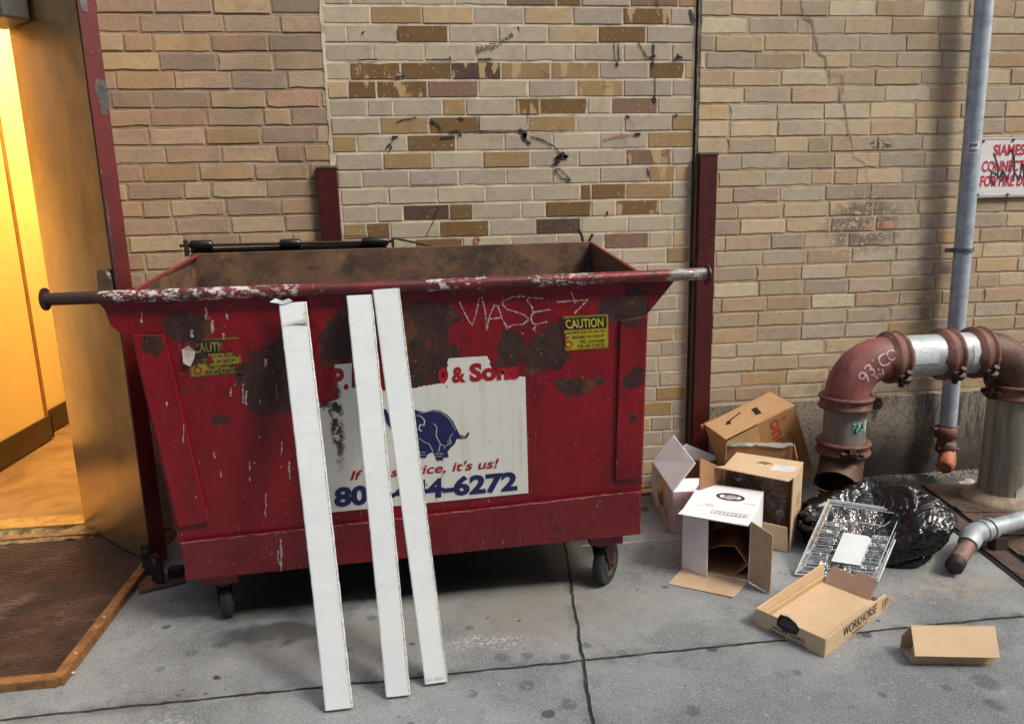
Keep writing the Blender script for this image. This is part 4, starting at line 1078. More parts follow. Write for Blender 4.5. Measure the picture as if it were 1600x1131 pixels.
def tube_patch(p, c, T, ref, r, u0, u1, a0, a1, k=8):
    T = Vector(T).normalized(); x = (Vector(ref) - T * Vector(ref).dot(T)).normalized(); y_ = T.cross(x); vs = []
    for i in range(k + 1):
        a = R(a0 + (a1 - a0) * i / k)
        for u in (u0, u1): vs.append(Vector(c) + T * u + (x * math.cos(a) + y_ * math.sin(a)) * r)
    p.add(vs, [(2 * i, 2 * i + 1, 2 * i + 3, 2 * i + 2) for i in range(k)], True)


tube_patch(p, hx(1.96), HD, (0, -1, 0), RP + .0008, -.03, .07, 10, -35); part('stencil_label', p, simple('pale stencil', S(206, 212, 214), S(168, 176, 182), 90, .6), sp_); p = MB(); tube_patch(p, hx(2.19), HD, (0, -1, 0), RP + .0008, -.01, .02, 25, -35); part('stencil_label', p, bpy.data.materials['pale stencil'], sp_)
p = MB(); tube_patch(p, hx(1.985), HD, (0, -1, 0), RP + .0014, -.004, .004, 55, 20); part('scuff', p, WCH, sp_)
GS = G('green sticker', .4); gv = GS.voro(30, GS.warp(.03, 20), out='Color'); GS.color(GS.mix(GS.step(GS.noise(34, 2, .5, 1.5), .46, .5), S(24, 32, 34), GS.mix(GS.step(GS.noise(20, 2), .5, .54), S(110, 176, 158), S(206, 214, 208))))
p = MB(); tube_patch(p, (XA, YP, .385), up, (.0, -1, 0), RP - .002, -.022, .022, -8, 32); part('sticker', p, GS.mat, leg_)
p = MB(); tube_patch(p, (XA, YP, .392), up, (.0, -1, 0), RP - .0026, -.024, .024, 30, 40); part('white_sticker', p, simple('sticker white', S(200, 206, 202)), leg_)

# slim conduit on the wall
CB = G('blue grey conduit', .42, .25); c = CB.mix(CB.step(CB.noise(18, 5, .7), .35, .68), S(178, 190, 200), S(144, 157, 170)); c = CB.mix(CB.m('MULTIPLY', CB.step(CB.noise(50, 4), .6, .68), .5), c, S(184, 192, 198)); CB.color(c)
cd = thing('drain_pipe', (2.39, -.07, .25), 'slim blue-grey vertical pipe on the brick wall with orange elbow end', 'pipe')
YC = -.075; pt, pb = at(1538, 0, YC), at(1481, 664, YC)
up_dir = (pt - pb); topc = pb + up_dir * 1.6
p = MB(); p.tube([pb, topc], .036, 24); part('pipe', p, CB.mat, cd)
p = MB(); q = pb.lerp(pt, .44); uu = up_dir.normalized(); p.tube([q - uu * .009, q + uu * .009], .040, 24); p.box(q + Vector((.052, .02, 0)), (.03, .012, .018)); p.box(q + Vector((-.052, .02, 0)), (.03, .012, .018)); part('strap', p, simple('strap steel', S(120, 126, 132), S(90, 94, 98), 30, .5, .5), cd)
q = at(1478, 673, YC); p = MB(); p.tube([q + uu * .022, q + uu * .02, q - uu * .028, q - uu * .03], [.04, .047, .047, .036], 24); p.tube([q - Vector((.062, 0, -.012)), q + Vector((.062, 0, .012))], .008, 8); p.tube([q - uu * .03, q - uu * .075], .034, 20); part('coupling', p, COUP.mat, cd)
q2 = q - uu * .075; e_pts = [q2 + Vector((0, 0, .01)), q2 + Vector((.002, -.006, -.012)), q2 + Vector((0, -.022, -.034)), q2 + Vector((-.012, -.042, -.052)), q2 + Vector((-.034, -.064, -.064)), q2 + Vector((-.046, -.074, -.069))]
p = MB(); p.tube(e_pts, [.034, .035, .036, .036, .036, .036], 22); p.tube([e_pts[-1], e_pts[-1] + (e_pts[-1] - e_pts[-2]).normalized() * .012], [.036, .03], 22); part('orange_elbow', p, simple('orange elbow', S(186, 116, 70), S(142, 82, 50), 22, .5), cd)
p = MB(); p.tube([q2 + Vector((-.02, 0, .012)), q2 + Vector((.02, -.012, -.012))], [.040, .042], 20); p.tube([q2 + Vector((-.05, -.02, .0)), q2 + Vector((.062, -.02, -.012))], .006, 8); part('clamp', p, RUSTP.mat, cd)
wl0 = at(1508, 232, YC).z
p = MB(); cc_ = pb.lerp(topc, (wl0 - pb.z) / (topc.z - pb.z)); tube_patch(p, cc_, uu, (-.35, -1, 0), .0366, -.024, .024, -42, 30); stk = part('sticker', p, simple('white sticker', S(226, 228, 228)), cd)
p = MB(); vs, fs = text_mb('JAK', .03)
for txt, v0, v1 in (('JAK', .0, .018), ('YOUR IT', -.018, -.006)):
    uv, fs = text_mb(txt, .03); x_ = Vector((-.35, -1, 0)).normalized(); x_ = (x_ - uu * x_.dot(uu)).normalized(); y_ = uu.cross(x_); o_ = []
    for u, v in uv:
        a = R(-36 + 60 * u); o_.append(cc_ + uu * (v0 + (v1 - v0) * v) + (x_ * math.cos(a) + y_ * math.sin(a)) * .0374)
    p.add(o_, fs)
part('sticker_lettering', p, BK, stk)

# sign on the wall
sg = thing('wall_sign', (2.6, -.01, 1.4), 'white sign with red lettering and black scrawl on the brick wall', 'sign')
YS = -.016; a, b = at(1531, 216, YS), at(1526, 309, YS); SX0, SX1, SZ1, SZ0 = (a.x + b.x) / 2 - .002, (a.x + b.x) / 2 + .312, a.z, b.z
gs_ = G('sign enamel', .35); gs_.color(gs_.mix(gs_.m('MULTIPLY', gs_.step(gs_.noise(14, 5, .7), .5, .7), .4), S(214, 214, 216), S(182, 178, 172))); gs_.color(gs_.mix(gs_.step(gs_.noise(60, 4), .7, .72), gs_.b.inputs['Base Color'].links[0].from_socket, S(120, 84, 66)))
p = MB(); p.slab([(SX0, YS, SZ0), (SX1, YS, SZ0), (SX1, YS, SZ1), (SX0, YS, SZ1)], .004, N); part('plate', p, gs_.mat, sg)
SR = simple('sign red', S(186, 48, 70), S(170, 40, 60), 30, .5)
H = SZ1 - SZ0
p = MB()
for s_, x0_, x1_, z0_, z1_ in (('SIAMESE', .066, .240, .70, .89), ('CONNECTION', .018, .294, .43, .62), ('FOR FIRE DEPT', .018, .292, .18, .37)):
    write(p, s_, (SX0 + x0_, YS, SZ0 + z0_ * H), (SX0 + x1_, YS, SZ0 + z0_ * H), (SX0 + x0_, YS, SZ0 + z1_ * H), .0012, .03)
part('sign_lettering', p, SR, sg)
p = MB(); k = .006
for x0_, z0_, x1_, z1_ in ((k, k, .312 - k, k), (k, H - k, .312 - k, H - k), (k, k, k, H - k), (.312 - k, k, .312 - k, H - k)): p.ribbon([(SX0 + x0_, YS - .0012, SZ0 + z0_), (SX0 + x1_, YS - .0012, SZ0 + z1_)], .002, N)
part('sign_border', p, SR, sg)
p = MB()
for x_, z_ in ((.012, .012), (.012, H - .014), (.156, H - .01), (.156, .01)): p.tube([(SX0 + x_, YS - .001, SZ0 + z_), (SX0 + x_, YS - .006, SZ0 + z_)], [.007, .005], 10)
part('screw', p, WST, sg)
p = MB(); s4 = lambda x, y: at(1400 + x / 2.83, y / 2.83, YS - .0016)
for pts in ([(437, 685), (452, 740), (450, 790), (430, 820), (418, 790), (425, 760), (450, 775)], [(455, 790), (475, 750), (470, 800), (460, 805)], [(480, 760), (490, 800), (505, 760), (522, 680), (525, 740), (520, 800)], [(525, 760), (545, 800), (560, 720), (570, 800)], [(570, 780), (600, 740), (640, 790)]):
    p.ribbon([s4(*q) for q in pts], .0065, N, .3)
part('scrawl', p, BK, sg)

# low pipe lying at the right
lp = thing('bent_pipe', (2.1, -.65, 0), 'galvanised pipe with short rusty end resting low on the ground at right', 'pipe')
A0 = gr(1524, 832, .09); A1 = gr(1640, 800, .11); d0 = (A1 - A0).normalized()
p = MB(); p.tube([A0, A0 + d0 * .06, A0 + d0 * .9], .031, 22); part('pipe', p, GALV.mat, lp)
B0 = gr(1490, 886, .036)
ep = [A0 + d0 * .06, A0, A0 - d0 * .03 + Vector((0, -.01, -.004)), A0.lerp(B0, .22) + Vector((0, 0, .004)), A0.lerp(B0, .36)]
p = MB(); p.tube(ep, [.035, .037, .038, .037, .034], 22); p.tube([A0 + d0 * .03, A0 + d0 * .045], .039, 22); p.tube([A0 + d0 * .065, A0 + d0 * .08], .039, 22); part('elbow', p, GALV.mat, lp)
p = MB(); p.tube([A0.lerp(B0, .34), A0.lerp(B0, .9)], .027, 20, False); part('rusty_stub', p, simple('rusty stub', S(150, 124, 112), S(104, 76, 66), 30, .6, .2, .002), lp)
e9 = (B0 - A0).normalized(); p = MB(); p.tube([A0.lerp(B0, .82), B0, B0 + e9 * .001, B0 - e9 * .05], [.029, .029, .023, .023], 22, False); part('dark_end', p, simple('dark pipe end', S(70, 52, 46), S(44, 36, 34)), lp)
p = MB(); p.box(A0 + d0 * .12 + Vector((0, 0, -.065)), (.05, .04, .05)); part('support_block', p, simple('support block', S(66, 58, 54)), lp)

# ---- steel hatch plates in the pavement on the right
hp_ = thing('pavement_hatch', (2.5, -.5, 0), 'rusty brown steel hatch set in the pavement below the pipes', 'hatch')
HG = G('rusty hatch plate', .6, .3); c = HG.mix(HG.step(HG.noise(5, 6, .7), .35, .68), S(112, 92, 80), S(78, 66, 60)); c = HG.mix(HG.m('MULTIPLY', HG.step(HG.noise(9, 5, .7, 0, HG.scaled((1, .3, 1))), .5, .66), .6), c, S(58, 50, 46)); c = HG.mix(HG.m('MULTIPLY', HG.step(HG.noise(70, 3), .6, .68), .6), c, S(146, 128, 112)); HG.color(c); HG.bump(HG.voro(70), .003)
s0, s1 = gr(1447, 767), gr(1600, 880); t0_, t1_ = gr(1415, 752), gr(1600, 903)
dv = (s1 - s0).normalized(); q0 = s0 - dv * .06; q1 = s0 + dv * 1.05
px = Vector((-dv.y, dv.x, 0)); px = px if px.x > 0 else -px
p = MB(); p.slab([q0 + px * .012 + up * .010, q1 + px * .012 + up * .010, q1 + px * 1.2 + up * .010, q0 + px * 1.2 + up * .010], .0095, up)
o = part('plate', p, HG.mat, hp_)
p = MB(); p.slab([q0 - px * .012 + up * .008, q1 - px * .012 + up * .008, q1 - px * .085 + up * .008, q0 - px * .085 + up * .008], .0075, up); part('frame_bar', p, HG.mat, hp_)
p = MB(); p.slab([q0 + px * .011 + up * .003, q1 + px * .011 + up * .003, q1 - px * .011 + up * .003, q0 - px * .011 + up * .003], .002, up); p.slab([q0 - px * .087 + up * .003, q1 - px * .087 + up * .003, q1 - px * .105 + up * .003, q0 - px * .105 + up * .003], .002, up); part('slot', p, simple('black slot', S(16, 15, 15)), hp_)
p = MB()
for k in (.26, .48, .70): p.slab([q0 + dv * k + px * .012 + up * .016, q0 + dv * (k + .06) + px * .012 + up * .016, q0 + dv * (k + .06) + px * 1.2 + up * .016, q0 + dv * k + px * 1.2 + up * .016], .0058, up)
part('cross_strap', p, HG.mat, hp_, bevel=.003)

# gravel and grit along the wall foot
gv_ = MB()
for i in range(900):
    x = random.uniform(1.26, 3.4); y = -.014 - abs(random.gauss(0, .04)); s_ = random.uniform(.002, .008) * (1.4 if random.random() < .1 else 1)
    M_ = Matrix.Rotation(random.uniform(0, 6), 3, Vector((random.random(), random.random(), random.random() + .1)))
    gv_.box((x, y, s_ * .35), (s_ * random.uniform(.8, 1.8), s_, s_ * .8), M_, random.uniform(.5, 1))
tag(part('gravel', gv_, simple('grit', S(150, 134, 112), S(92, 82, 70), 80, .9)), 'pale grit and rubble along the foot of the wall', 'gravel', kind='stuff')

# ================================================================== CARDBOARD BOXES
def kraft(name, c1, c2, print_=None):
    g = G(name, .82)
    c = g.mix(g.step(g.noise(5, 5, .65), .35, .68), c1, c2)
    c = g.mix(g.m('MULTIPLY', g.step(g.noise(120, 3, .7, 0, g.scaled((1, 1, 3))), .5, .7), .22), c, tuple(k * .72 for k in c1[:3]) + (1,))
    c = g.mix(g.m('MULTIPLY', g.step(g.noise(22, 5, .7), .6, .72), .4), c, tuple(k * .8 for k in c1[:3]) + (1,))
    g.color(c); g.bump(g.m('ADD', g.noise(7, 3), g.m('MULTIPLY', g.noise(140, 2, .5, 0, g.scaled((1, 1, .2))), .12)), .004); return g.mat


K1 = kraft('kraft light', S(206, 180, 146), S(190, 164, 132)); K2 = kraft('kraft mid', S(184, 152, 116), S(166, 134, 100)); K3 = kraft('kraft dark', S(164, 124, 88), S(146, 108, 76))
WC = kraft('white carton', S(238, 240, 244), S(222, 224, 230)); K4 = kraft('kraft tray', S(212, 186, 150), S(200, 172, 136)); KG = kraft('torn grey kraft', S(186, 160, 140), S(172, 146, 126))
INK = simple('print ink', S(38, 34, 36), S(58, 52, 52), 80, .7)
TH = .0045


def panel(name, pts, mat, root, th=TH, n=None, back=None, curl=0.0):
    """a cardboard sheet; pts run round the outer face seen from outside; local coordinates"""
    pts = [Vector(p) for p in pts]
    m_ = MB(); m_.slab(pts, th, n)
    o = part(name, m_, mat, root, True, bevel=.0012, seg=1)
    if back is not None:                              # other colour inside
        nn = n or (pts[1] - pts[0]).cross(pts[-1] - pts[0]).normalized(); m2 = MB()
        cpt = sum(pts, Vector()) / len(pts)
        m2.poly([(p - nn * (th + .0006)).lerp(cpt - nn * (th + .0006), .012) for p in reversed(pts)]); part('inner_face', m2, back, o, True)
    return o


def lp_(root, P): return ROOTM[root.name].inverted() @ Vector(P)


# 1 -- white carton lying open towards the camera
w, d, h = .235, .278, .232
bx = thing('white_carton', (.971, -.796, 0), 'white cardboard carton lying on its side, open towards the front, flaps out', 'box', 'discarded cardboard boxes', rot=(0, 0, R(-33.6)))
x = w / 2
panel('top_panel', [(-x, 0, h), (x, 0, h), (x, d, h), (-x, d, h)], WC, bx, back=K2)
panel('side_panel', [(x, 0, .0), (x, d, 0), (x, d, h - .005), (x, 0, h - .005)], WC, bx, back=K2)
panel('side_panel', [(-x, d, 0), (-x, 0, 0), (-x, 0, h - .005), (-x, d, h - .005)], WC, bx, back=K2)
panel('bottom_panel', [(-x + .005, d, .001), (x - .005, d, .001), (x - .005, 0, .001), (-x + .005, 0, .001)], WC, bx, back=K2)
panel('back_panel', [(x - .005, d, .006), (-x + .005, d, .006), (-x + .005, d, h - .006), (x - .005, d, h - .006)], K2, bx)
panel('top_flap', [(-x - .004, -.058, h + .004), (x - .004, -.052, h - .001), (x, -.001, h + .001), (-x, -.001, h + .001)], WC, bx, back=K1)
panel('left_flap', [(-x, -.002, .004), (-x + .098, -.036, -.0 + .002), (-x + .096, -.034, h - .012), (-x, -.002, h - .006)], WC, bx, n=Vector((-.33, -.94, 0)), back=K2)
panel('bottom_flap', [(-x - .015, -.128, .004), (x - .03, -.132, .006), (x, -.004, .006), (-x + .004, -.004, .006)], K1, bx)
fr_ = panel('right_flap', [lp_(bx, gr(1204, 927, .004)), (x + .001, -.001, .006), (x + .001, -.001, h - .006), lp_(bx, gr(1204, 927, .004)) + Vector((0, 0, h - .02))], K1, bx, n=None)
p = MB(); nz = Vector((0, 0, 1)); oc = Vector((.015, .17, h + .0008))
pts = [oc + Vector((.045 * math.cos(a), .03 * math.sin(a), 0)) for a in [2 * math.pi * k / 28 for k in range(28)]]; p.ribbon(pts + pts[:1], .012, nz)
for yy in (.155, .17, .185): p.ribbon([oc + Vector((-.025, yy - .17, .0003)), oc + Vector((.026, yy - .17, .0003))], .006, nz, .4)
p.ribbon([(-.02, .0, h + .0009), (.100, .005, h + .0009), (.100, .03, h + .0009), (-.02, .025, h + .0009), (-.02, .0, h + .0009)], .0025, nz)
for k in range(8): p.ribbon([(-.008 + k * .0135, .006, h + .0009), (-.002 + k * .0135, .02, h + .0009)], .003, nz)
part('printing', p, INK, bx, True)
p = MB()
for y_, x0_, x1_ in ((.05, -.09, -.06), (.055, -.05, -.02), (.07, -.055, -.025), (.13, .07, .11)): p.ribbon([(x0_, y_, h + .0009), (x1_, y_, h + .0009)], .003, nz, .4)
part('faint_printing', p, simple('faint print', S(170, 172, 178)), bx, True)
# folded cardboard liner inside it
ci = thing('cardboard_liner', (.985, -.80, .008), 'folded brown cardboard sleeve inside the open white carton', 'cardboard', rot=(0, 0, R(-33.6)))
prof = [(-.075, .0), (.058, -.0), (.098, .045), (.05, .108), (.0, .100), (-.062, .068)]
p = MB(); k = len(prof); ins = [(a * .93, .005 + b * .91) for a, b in prof]; vs = [(a, .02, b) for a, b in prof] + [(a, .2, b) for a, b in prof] + [(a, .02, b) for a, b in ins] + [(a, .2, b) for a, b in ins]; fs = []
for i in range(k):
    j = (i + 1) % k; fs += [(i, j, k + j, k + i), (2 * k + j, 2 * k + i, 3 * k + i, 3 * k + j), (j, i, 2 * k + i, 2 * k + j)]
p.add(vs, fs); part('sleeve', p, K3, ci, True)

# 2 -- tan carton with its open side forward
w, d, h = .256, .182, .298; x = w / 2
b2_ = thing('tan_carton', (1.213, -.594, 0), 'tan carton standing behind the white one, open front showing clear plastic', 'box', 'discarded cardboard boxes', rot=(0, 0, R(-38.4)))
panel('top_panel', [(-x, 0, h), (x, 0, h), (x, d, h), (-x, d, h)], K1, b2_, back=K2)
panel('side_panel', [(x, 0, 0), (x, d, 0), (x, d, h - .005), (x, 0, h - .005)], K1, b2_, back=K2)
panel('side_panel', [(-x, d, 0), (-x, 0, 0), (-x, 0, h - .005), (-x, d, h - .005)], K2, b2_)
panel('bottom_panel', [(-x + .005, d, .001), (x - .005, d, .001), (x - .005, 0, .001), (-x + .005, 0, .001)], K2, b2_)
panel('back_panel', [(x - .005, d, .006), (-x + .005, d, .006), (-x + .005, d, h - .006), (x - .005, d, h - .006)], K2, b2_)
panel('top_flap', [(-x - .02, -.052, h + .010), (x - .012, -.03, h - .008), (x, -.001, h + .001), (-x, -.001, h + .001)], K1, b2_)
fo = [lp_(b2_, at(1094, 715, -.58)), lp_(b2_, at(1094, 765, -.58))]
panel('left_flap', [(-x, -.002, h - .01), fo[0], fo[1] - Vector((0, 0, .12)), (-x, -.002, .02)], K3, b2_)
panel('bottom_flap', [(-.05, -.012, .01), (x - .006, -.01, .004), (x - .010, -.022, .105), (-.05, -.024, .112)], K1, b2_)
p = MB()
for k, zz in enumerate((.10, .115, .13, .155, .165, .18, .19)):
    yy = .10
    p.ribbon([(x + .0008, yy - .03 + .01 * (k % 2), zz), (x + .0008, yy + .035, zz + .002)], .003, Vector((1, 0, 0)), .3)
    if k % 2: p.ribbon([(x + .0008, yy + .035, zz - .012), (x + .0008, yy + .034, zz + .002)], .003, Vector((1, 0, 0)))
p.ring((x + .0008, .09, h - .04), (1, 0, 0), .014, .0015); part('printing', p, simple('brown print', S(96, 74, 54)), b2_, True)
p = MB()
for a, b in (((-.02, .10), (.005, .115)), ((.0, .085), (.02, .11)), ((.0, .11), (.03, .1)), ((-.03, .09), (.0, .1))): p.ribbon([(a[0], a[1], h + .0008), (b[0], b[1], h + .0008)], .007, nz, .5)
part('ink_mark', p, INK, b2_, True)
p = MB(); p.poly([(.035, .03, h + .0008), (.118, .05, h + .0008), (.118, .11, h + .0008), (.038, .10, h + .0008)]); part('shipping_label', p, simple('label paper', S(226, 228, 226)), b2_, True)
fm = G('clear film', .15); fm.b.inputs['Base Color'].default_value = (.7, .7, .72, 1); fm.put(fm.b.inputs['Alpha'], fm.step(fm.noise(16, 5, .6, 2), .35, .7, .12, .6)); fm.bump(fm.noise(14, 5, .6, 2), .03)
tf = thing('plastic_film', (1.213, -.594, .0), 'crumpled clear plastic film inside the tan carton', 'plastic', rot=(0, 0, R(-38.4)))


def film(u, v):
    X = -.115 + .21 * u; Z = .02 + .255 * v
    return Vector((X, .06 + .05 * mnoise.noise((u * 4, v * 4, 3)) + .02 * mnoise.noise((u * 13, v * 11, 7)), Z))


p = MB(); p.grid(film, 40, 40); part('film', p, fm.mat, tf, True)

# 3 -- white produce box with flaps up
w, d, h = .22, .358, .178; x = w
pr_ = thing('produce_box', (.934, -.45, 0), 'white printed produce box with raised flaps, nearest the dumpster', 'box', 'discarded cardboard boxes', rot=(0, 0, R(-4.6)))
PB = G('produce print', .7); c = PB.mix(PB.step(PB.noise(8, 5, .7), .4, .65), S(206, 190, 190), S(168, 128, 132)); c = PB.mix(PB.step(PB.noise(30, 5, .7), .58, .66), c, S(128, 96, 98)); 
for ct, rr_, cl_ in (((0, .2, .13), (.1, .035, .03), S(214, 176, 40)), ((0, .17, .085), (.1, .03, .04), S(186, 34, 30)), ((0, .2, .07), (.1, .04, .02), S(70, 110, 40)), ((.07, 0, .085), (.02, .1, .03), S(214, 176, 40)), ((.08, 0, .05), (.018, .1, .02), S(160, 40, 34))):
    c = PB.mix(PB.blob(ct, rr_, PB.warp(.03, 30), .2), c, cl_)
PB.color(c)
panel('side_panel', [(0, d, 0), (0, 0, 0), (0, 0, h), (0, d, h)], PB.mat, pr_, back=K3)
panel('front_panel', [(.005, 0, 0), (x - .005, 0, 0), (x - .005, 0, h), (.005, 0, h)], PB.mat, pr_, back=K3)
panel('side_panel', [(x, 0, 0), (x, d, 0), (x, d, h), (x, 0, h)], PB.mat, pr_, back=K3)
panel('back_panel', [(x - .005, d, 0), (.005, d, 0), (.005, d, h), (x - .005, d, h)], PB.mat, pr_, back=K3)
panel('bottom_panel', [(.005, d - .005, .001), (x - .005, d - .005, .001), (x - .005, .005, .001), (.005, .005, .001)], K3, pr_)
f0, f1 = lp_(pr_, at(1052, 679, -.09)), lp_(pr_, at(1086, 723, -.42))
panel('left_flap', [(0, d, h + .001), (0, 0, h + .001), f1, f0], WC, pr_, n=None)
panel('front_flap', [(.004, .002, h - .004), (x - .006, .002, h - .004), (x - .02, .125, h + .004), (.03, .115, h + .012)], WC, pr_)
g0, g1 = lp_(pr_, at(1072, 693, -.06)), lp_(pr_, at(1126, 715, -.10))
panel('back_flap', [(.03, d - .002, h - .02), (x - .004, d - .002, h - .02), g1, g0], WC, pr_)
oi = thing('orange_scrap', (1.04, -.2, .1), 'orange peel coloured scrap inside the produce box', 'scrap'); p = MB(); p.grid(lambda u, v: Vector((-.05 + .09 * u, -.05 + .1 * v, -.0 + .03 * mnoise.noise((u * 3, v * 3, 9)))), 12, 12); part('scrap', p, simple('orange peel', S(186, 110, 52), S(150, 84, 44), 20, .6), oi, True)

# 4 -- big brown carton tipped over at the back
dimb = (.184, .333, .356)
b4 = thing('brown_carton', (1.326, -.17, .006), 'big brown carton tipped against the wall, hand slots and red lettering', 'box', 'discarded cardboard boxes', rot=(R(21.7), R(4.1), R(-83.2)))
w, d, h = dimb; x = w / 2
KB = kraft('kraft warm', S(194, 156, 112), S(178, 140, 98)); KB2 = kraft('kraft warm side', S(178, 132, 82), S(160, 118, 72))
panel('top_panel', [(-x, 0, h), (x, 0, h), (x, d, h), (-x, d, h)], KB, b4)
panel('end_panel', [(-x, 0, 0), (x, 0, 0), (x, 0, h - .005), (-x, 0, h - .005)], KB, b4)
panel('side_panel', [(x, 0, 0), (x, d, 0), (x, d, h - .005), (x, 0, h - .005)], KB2, b4)
panel('side_panel', [(-x, d, 0), (-x, 0, 0), (-x, 0, h - .005), (-x, d, h - .005)], KB2, b4)
panel('end_panel', [(x, d, 0), (-x, d, 0), (-x, d, h - .005), (x, d, h - .005)], KB, b4)
panel('bottom_panel', [(-x, d, 0), (x, d, 0), (x, 0, 0), (-x, 0, 0)], KB2, b4, th=-.004)
panel('lid_flap', [(x + .002, .004, h - .07), (x + .004, .14, h - .115), (x + .003, .145, h - .006), (x + .002, .004, h - .006)], KB, b4)
panel('corner_flap', [(-x - .001, -.018, h - .03), (-x - .001, .06, h - .02), (-x + .002, .06, h + .006), (-x + .002, -.018, h + .004)], K3, b4)
p = MB(); p.slab([(-.03, .198, h + .001), (.03, .185, h + .001), (.034, .21, h + .001), (-.026, .223, h + .001)], .0008, nz)
p.slab([(-.03, .075, h + .001), (-.005, .06, h + .001), (.0, .08, h + .001), (-.018, .09, h + .001)], .0008, nz); p.ribbon([(-.02, .075, h + .0012), (-.035, .12, h + .0012), (-.045, .155, h + .0012)], .008, nz)
p.ribbon([(x + .003, .0, h - .001), (x + .003, .15, h - .001)], .007, nz)
part('hand_slot', p, simple('slot dark', S(34, 24, 16)), b4, True)
p = MB(); P0 = Vector((x + .0012, .0, .0))
write(p, 'onu', Vector((x + .0006, .205, h - .018)), Vector((x + .0006, .19, h - .150)), Vector((x + .0006, .250, h - .016)), .0006, .03)
for k in range(5): p.ribbon([(x + .0012, .275 + .008 * (k % 2), h - .10 - .03 * k), (x + .0012, .28 + .008 * (k % 2), h - .125 - .03 * k)], .005, Vector((1, 0, 0)), .4)
p.ring((x + .0012, .27, h - .03), (1, 0, 0), .006, .004)
part('lettering', p, simple('carton red', S(178, 62, 40), S(160, 70, 44), 60, .7), b4, True)

# 5 -- green-edged open box between them
b5 = thing('torn_box', (1.33, -.35, 0), 'dark open box with torn green and white rim behind the tan carton', 'box', 'discarded cardboard boxes', rot=(0, 0, R(-10)))
w, d, h = .30, .17, .30
GB = kraft('green white card', S(226, 232, 228), S(120, 150, 130))
c1, c2_ = lp_(b5, at(1135, 690, -.362)), lp_(b5, at(1239, 692, -.425)); zb = .0
tops = []; K_ = 24
for i in range(K_ + 1):
    f = i / K_; P = c1.lerp(c2_, f); tops.append(P + Vector((0, 0, random.uniform(-.004, .002))))
p = MB(); p.slab([Vector((c2_.x, c2_.y, .001)), Vector((c1.x, c1.y, .001))] + tops, .005, Vector((0, -1, 0))); part('back_panel', p, K3, b5, True)
p = MB(); low = [P + Vector((0, -.0075, -.013 + (.010 * math.sin(i * .5 + 2) * .5 if i > 8 else .0) + random.uniform(-.002, .002))) for i, P in enumerate(tops)]
p.slab([q + Vector((0, -.0065, .001)) for q in tops][::-1] + low, .001, Vector((0, -1, 0))); part('torn_rim', p, GB, b5, True)
for cx_, s_ in ((c1, 1), (c2_, -1)):
    p = MB(); q = Vector((cx_.x, cx_.y, cx_.z)); f_ = q + Vector((-.006 * s_, -.035, -.060 if s_ > 0 else -.05)); p.slab([Vector((q.x, q.y - .008, .001)), Vector((f_.x, f_.y, .001)), f_, q + Vector((0, -.008, 0))], .004, Vector((s_, 0, 0))); part('side_panel', p, K3, b5, True)

# 6 -- shallow printed tray
w, d, h = .226, .412, .060; x = w / 2
ty = thing('cardboard_tray', (1.031, -1.213, 0), 'shallow tan cardboard tray with black lettering on the pavement', 'tray', 'discarded cardboard boxes', rot=(0, 0, R(-57.5)))
panel('bottom_panel', [(-x + .005, 0 + .005, .006), (x - .005, .005, .006), (x - .005, d - .005, .006), (-x + .005, d - .005, .006)], K4, ty)
fpan = [(-x, 0, 0), (x, 0, 0), (x, 0, h), (-x + .165, 0, h), (-x + .155, 0, h + .012), (-x + .125, 0, h + .020), (-x + .085, 0, h + .016), (-x + .075, 0, h)]
fpan = [(-x, 0, 0), (x, 0, 0), (x, 0, h), (.03, 0, h), (.022, 0, h + .010), (-.002, 0, h + .020), (-.03, 0, h + .016), (-.036, 0, h), (-x, 0, h)]
front = panel('front_panel', fpan, K4, ty, n=Vector((0, -1, 0)))
side = panel('side_panel', [(x, .005, 0), (x, d - .02, 0), (x + .012, d, h * .55), (x, d - .035, h), (x, .005, h)], K4, ty, n=Vector((1, 0, 0)))
panel('side_panel', [(-x, d, 0), (-x, .005, 0), (-x, .005, h), (-x, d, h + .012)], K4, ty, n=Vector((-1, 0, 0)))
panel('inner_fold', [(-x + .006, .01, .0065), (-x + .006, d - .01, .0065), (-x + .012, d - .01, .030), (-x + .012, .01, .030)], K4, ty, n=Vector((1, 0, 0)))
panel('end_panel', [(x - .01, d, 0), (-x + .006, d, 0), (-x + .006, d, .014), (x - .01, d, .02)], KG, ty, n=Vector((0, 1, 0)))
M6 = ROOTM[ty.name]; pn = (M6.to_3x3() @ Vector((0, -.88, .47))).normalized(); pp = M6 @ Vector((0, d - .012, .016))
tornp = [lp_(ty, on_plane(1150 + a / 3.556, 860 + b / 3.556, pp, pn)) for a, b in ((484, 186), (500, 150), (520, 120), (528, 92), (548, 85), (580, 104), (612, 114), (640, 126), (652, 140), (668, 124), (700, 118), (735, 130), (752, 146), (778, 158), (792, 178), (770, 215), (740, 286), (640, 248), (560, 215))]
panel('torn_flap', tornp[::-1], KG, ty, n=Vector((0, -.88, .47)).normalized(), th=.004)
p = MB(); p.poly([(-.04, -.0008, h - .024), (-.01, -.0008, h - .034), (.026, -.0008, h - .028), (.034, -.0008, h - .006), (.022, -.0008, h + .008), (-.002, -.0008, h + .018), (-.03, -.0008, h + .014), (-.038, -.0008, h - .002)]); lg = part('emblem', p, INK, front, True)
p = MB()
for zz, a, b in ((h - .004, -.026, .022), (h - .012, -.03, .028), (h + .004, -.02, .016)): p.ribbon([(a, -.0014, zz), (b, -.0014, zz - .002)], .002, Vector((0, -1, 0)), .5)
part('emblem_line', p, simple('emblem grey', S(130, 120, 108)), lg, True)
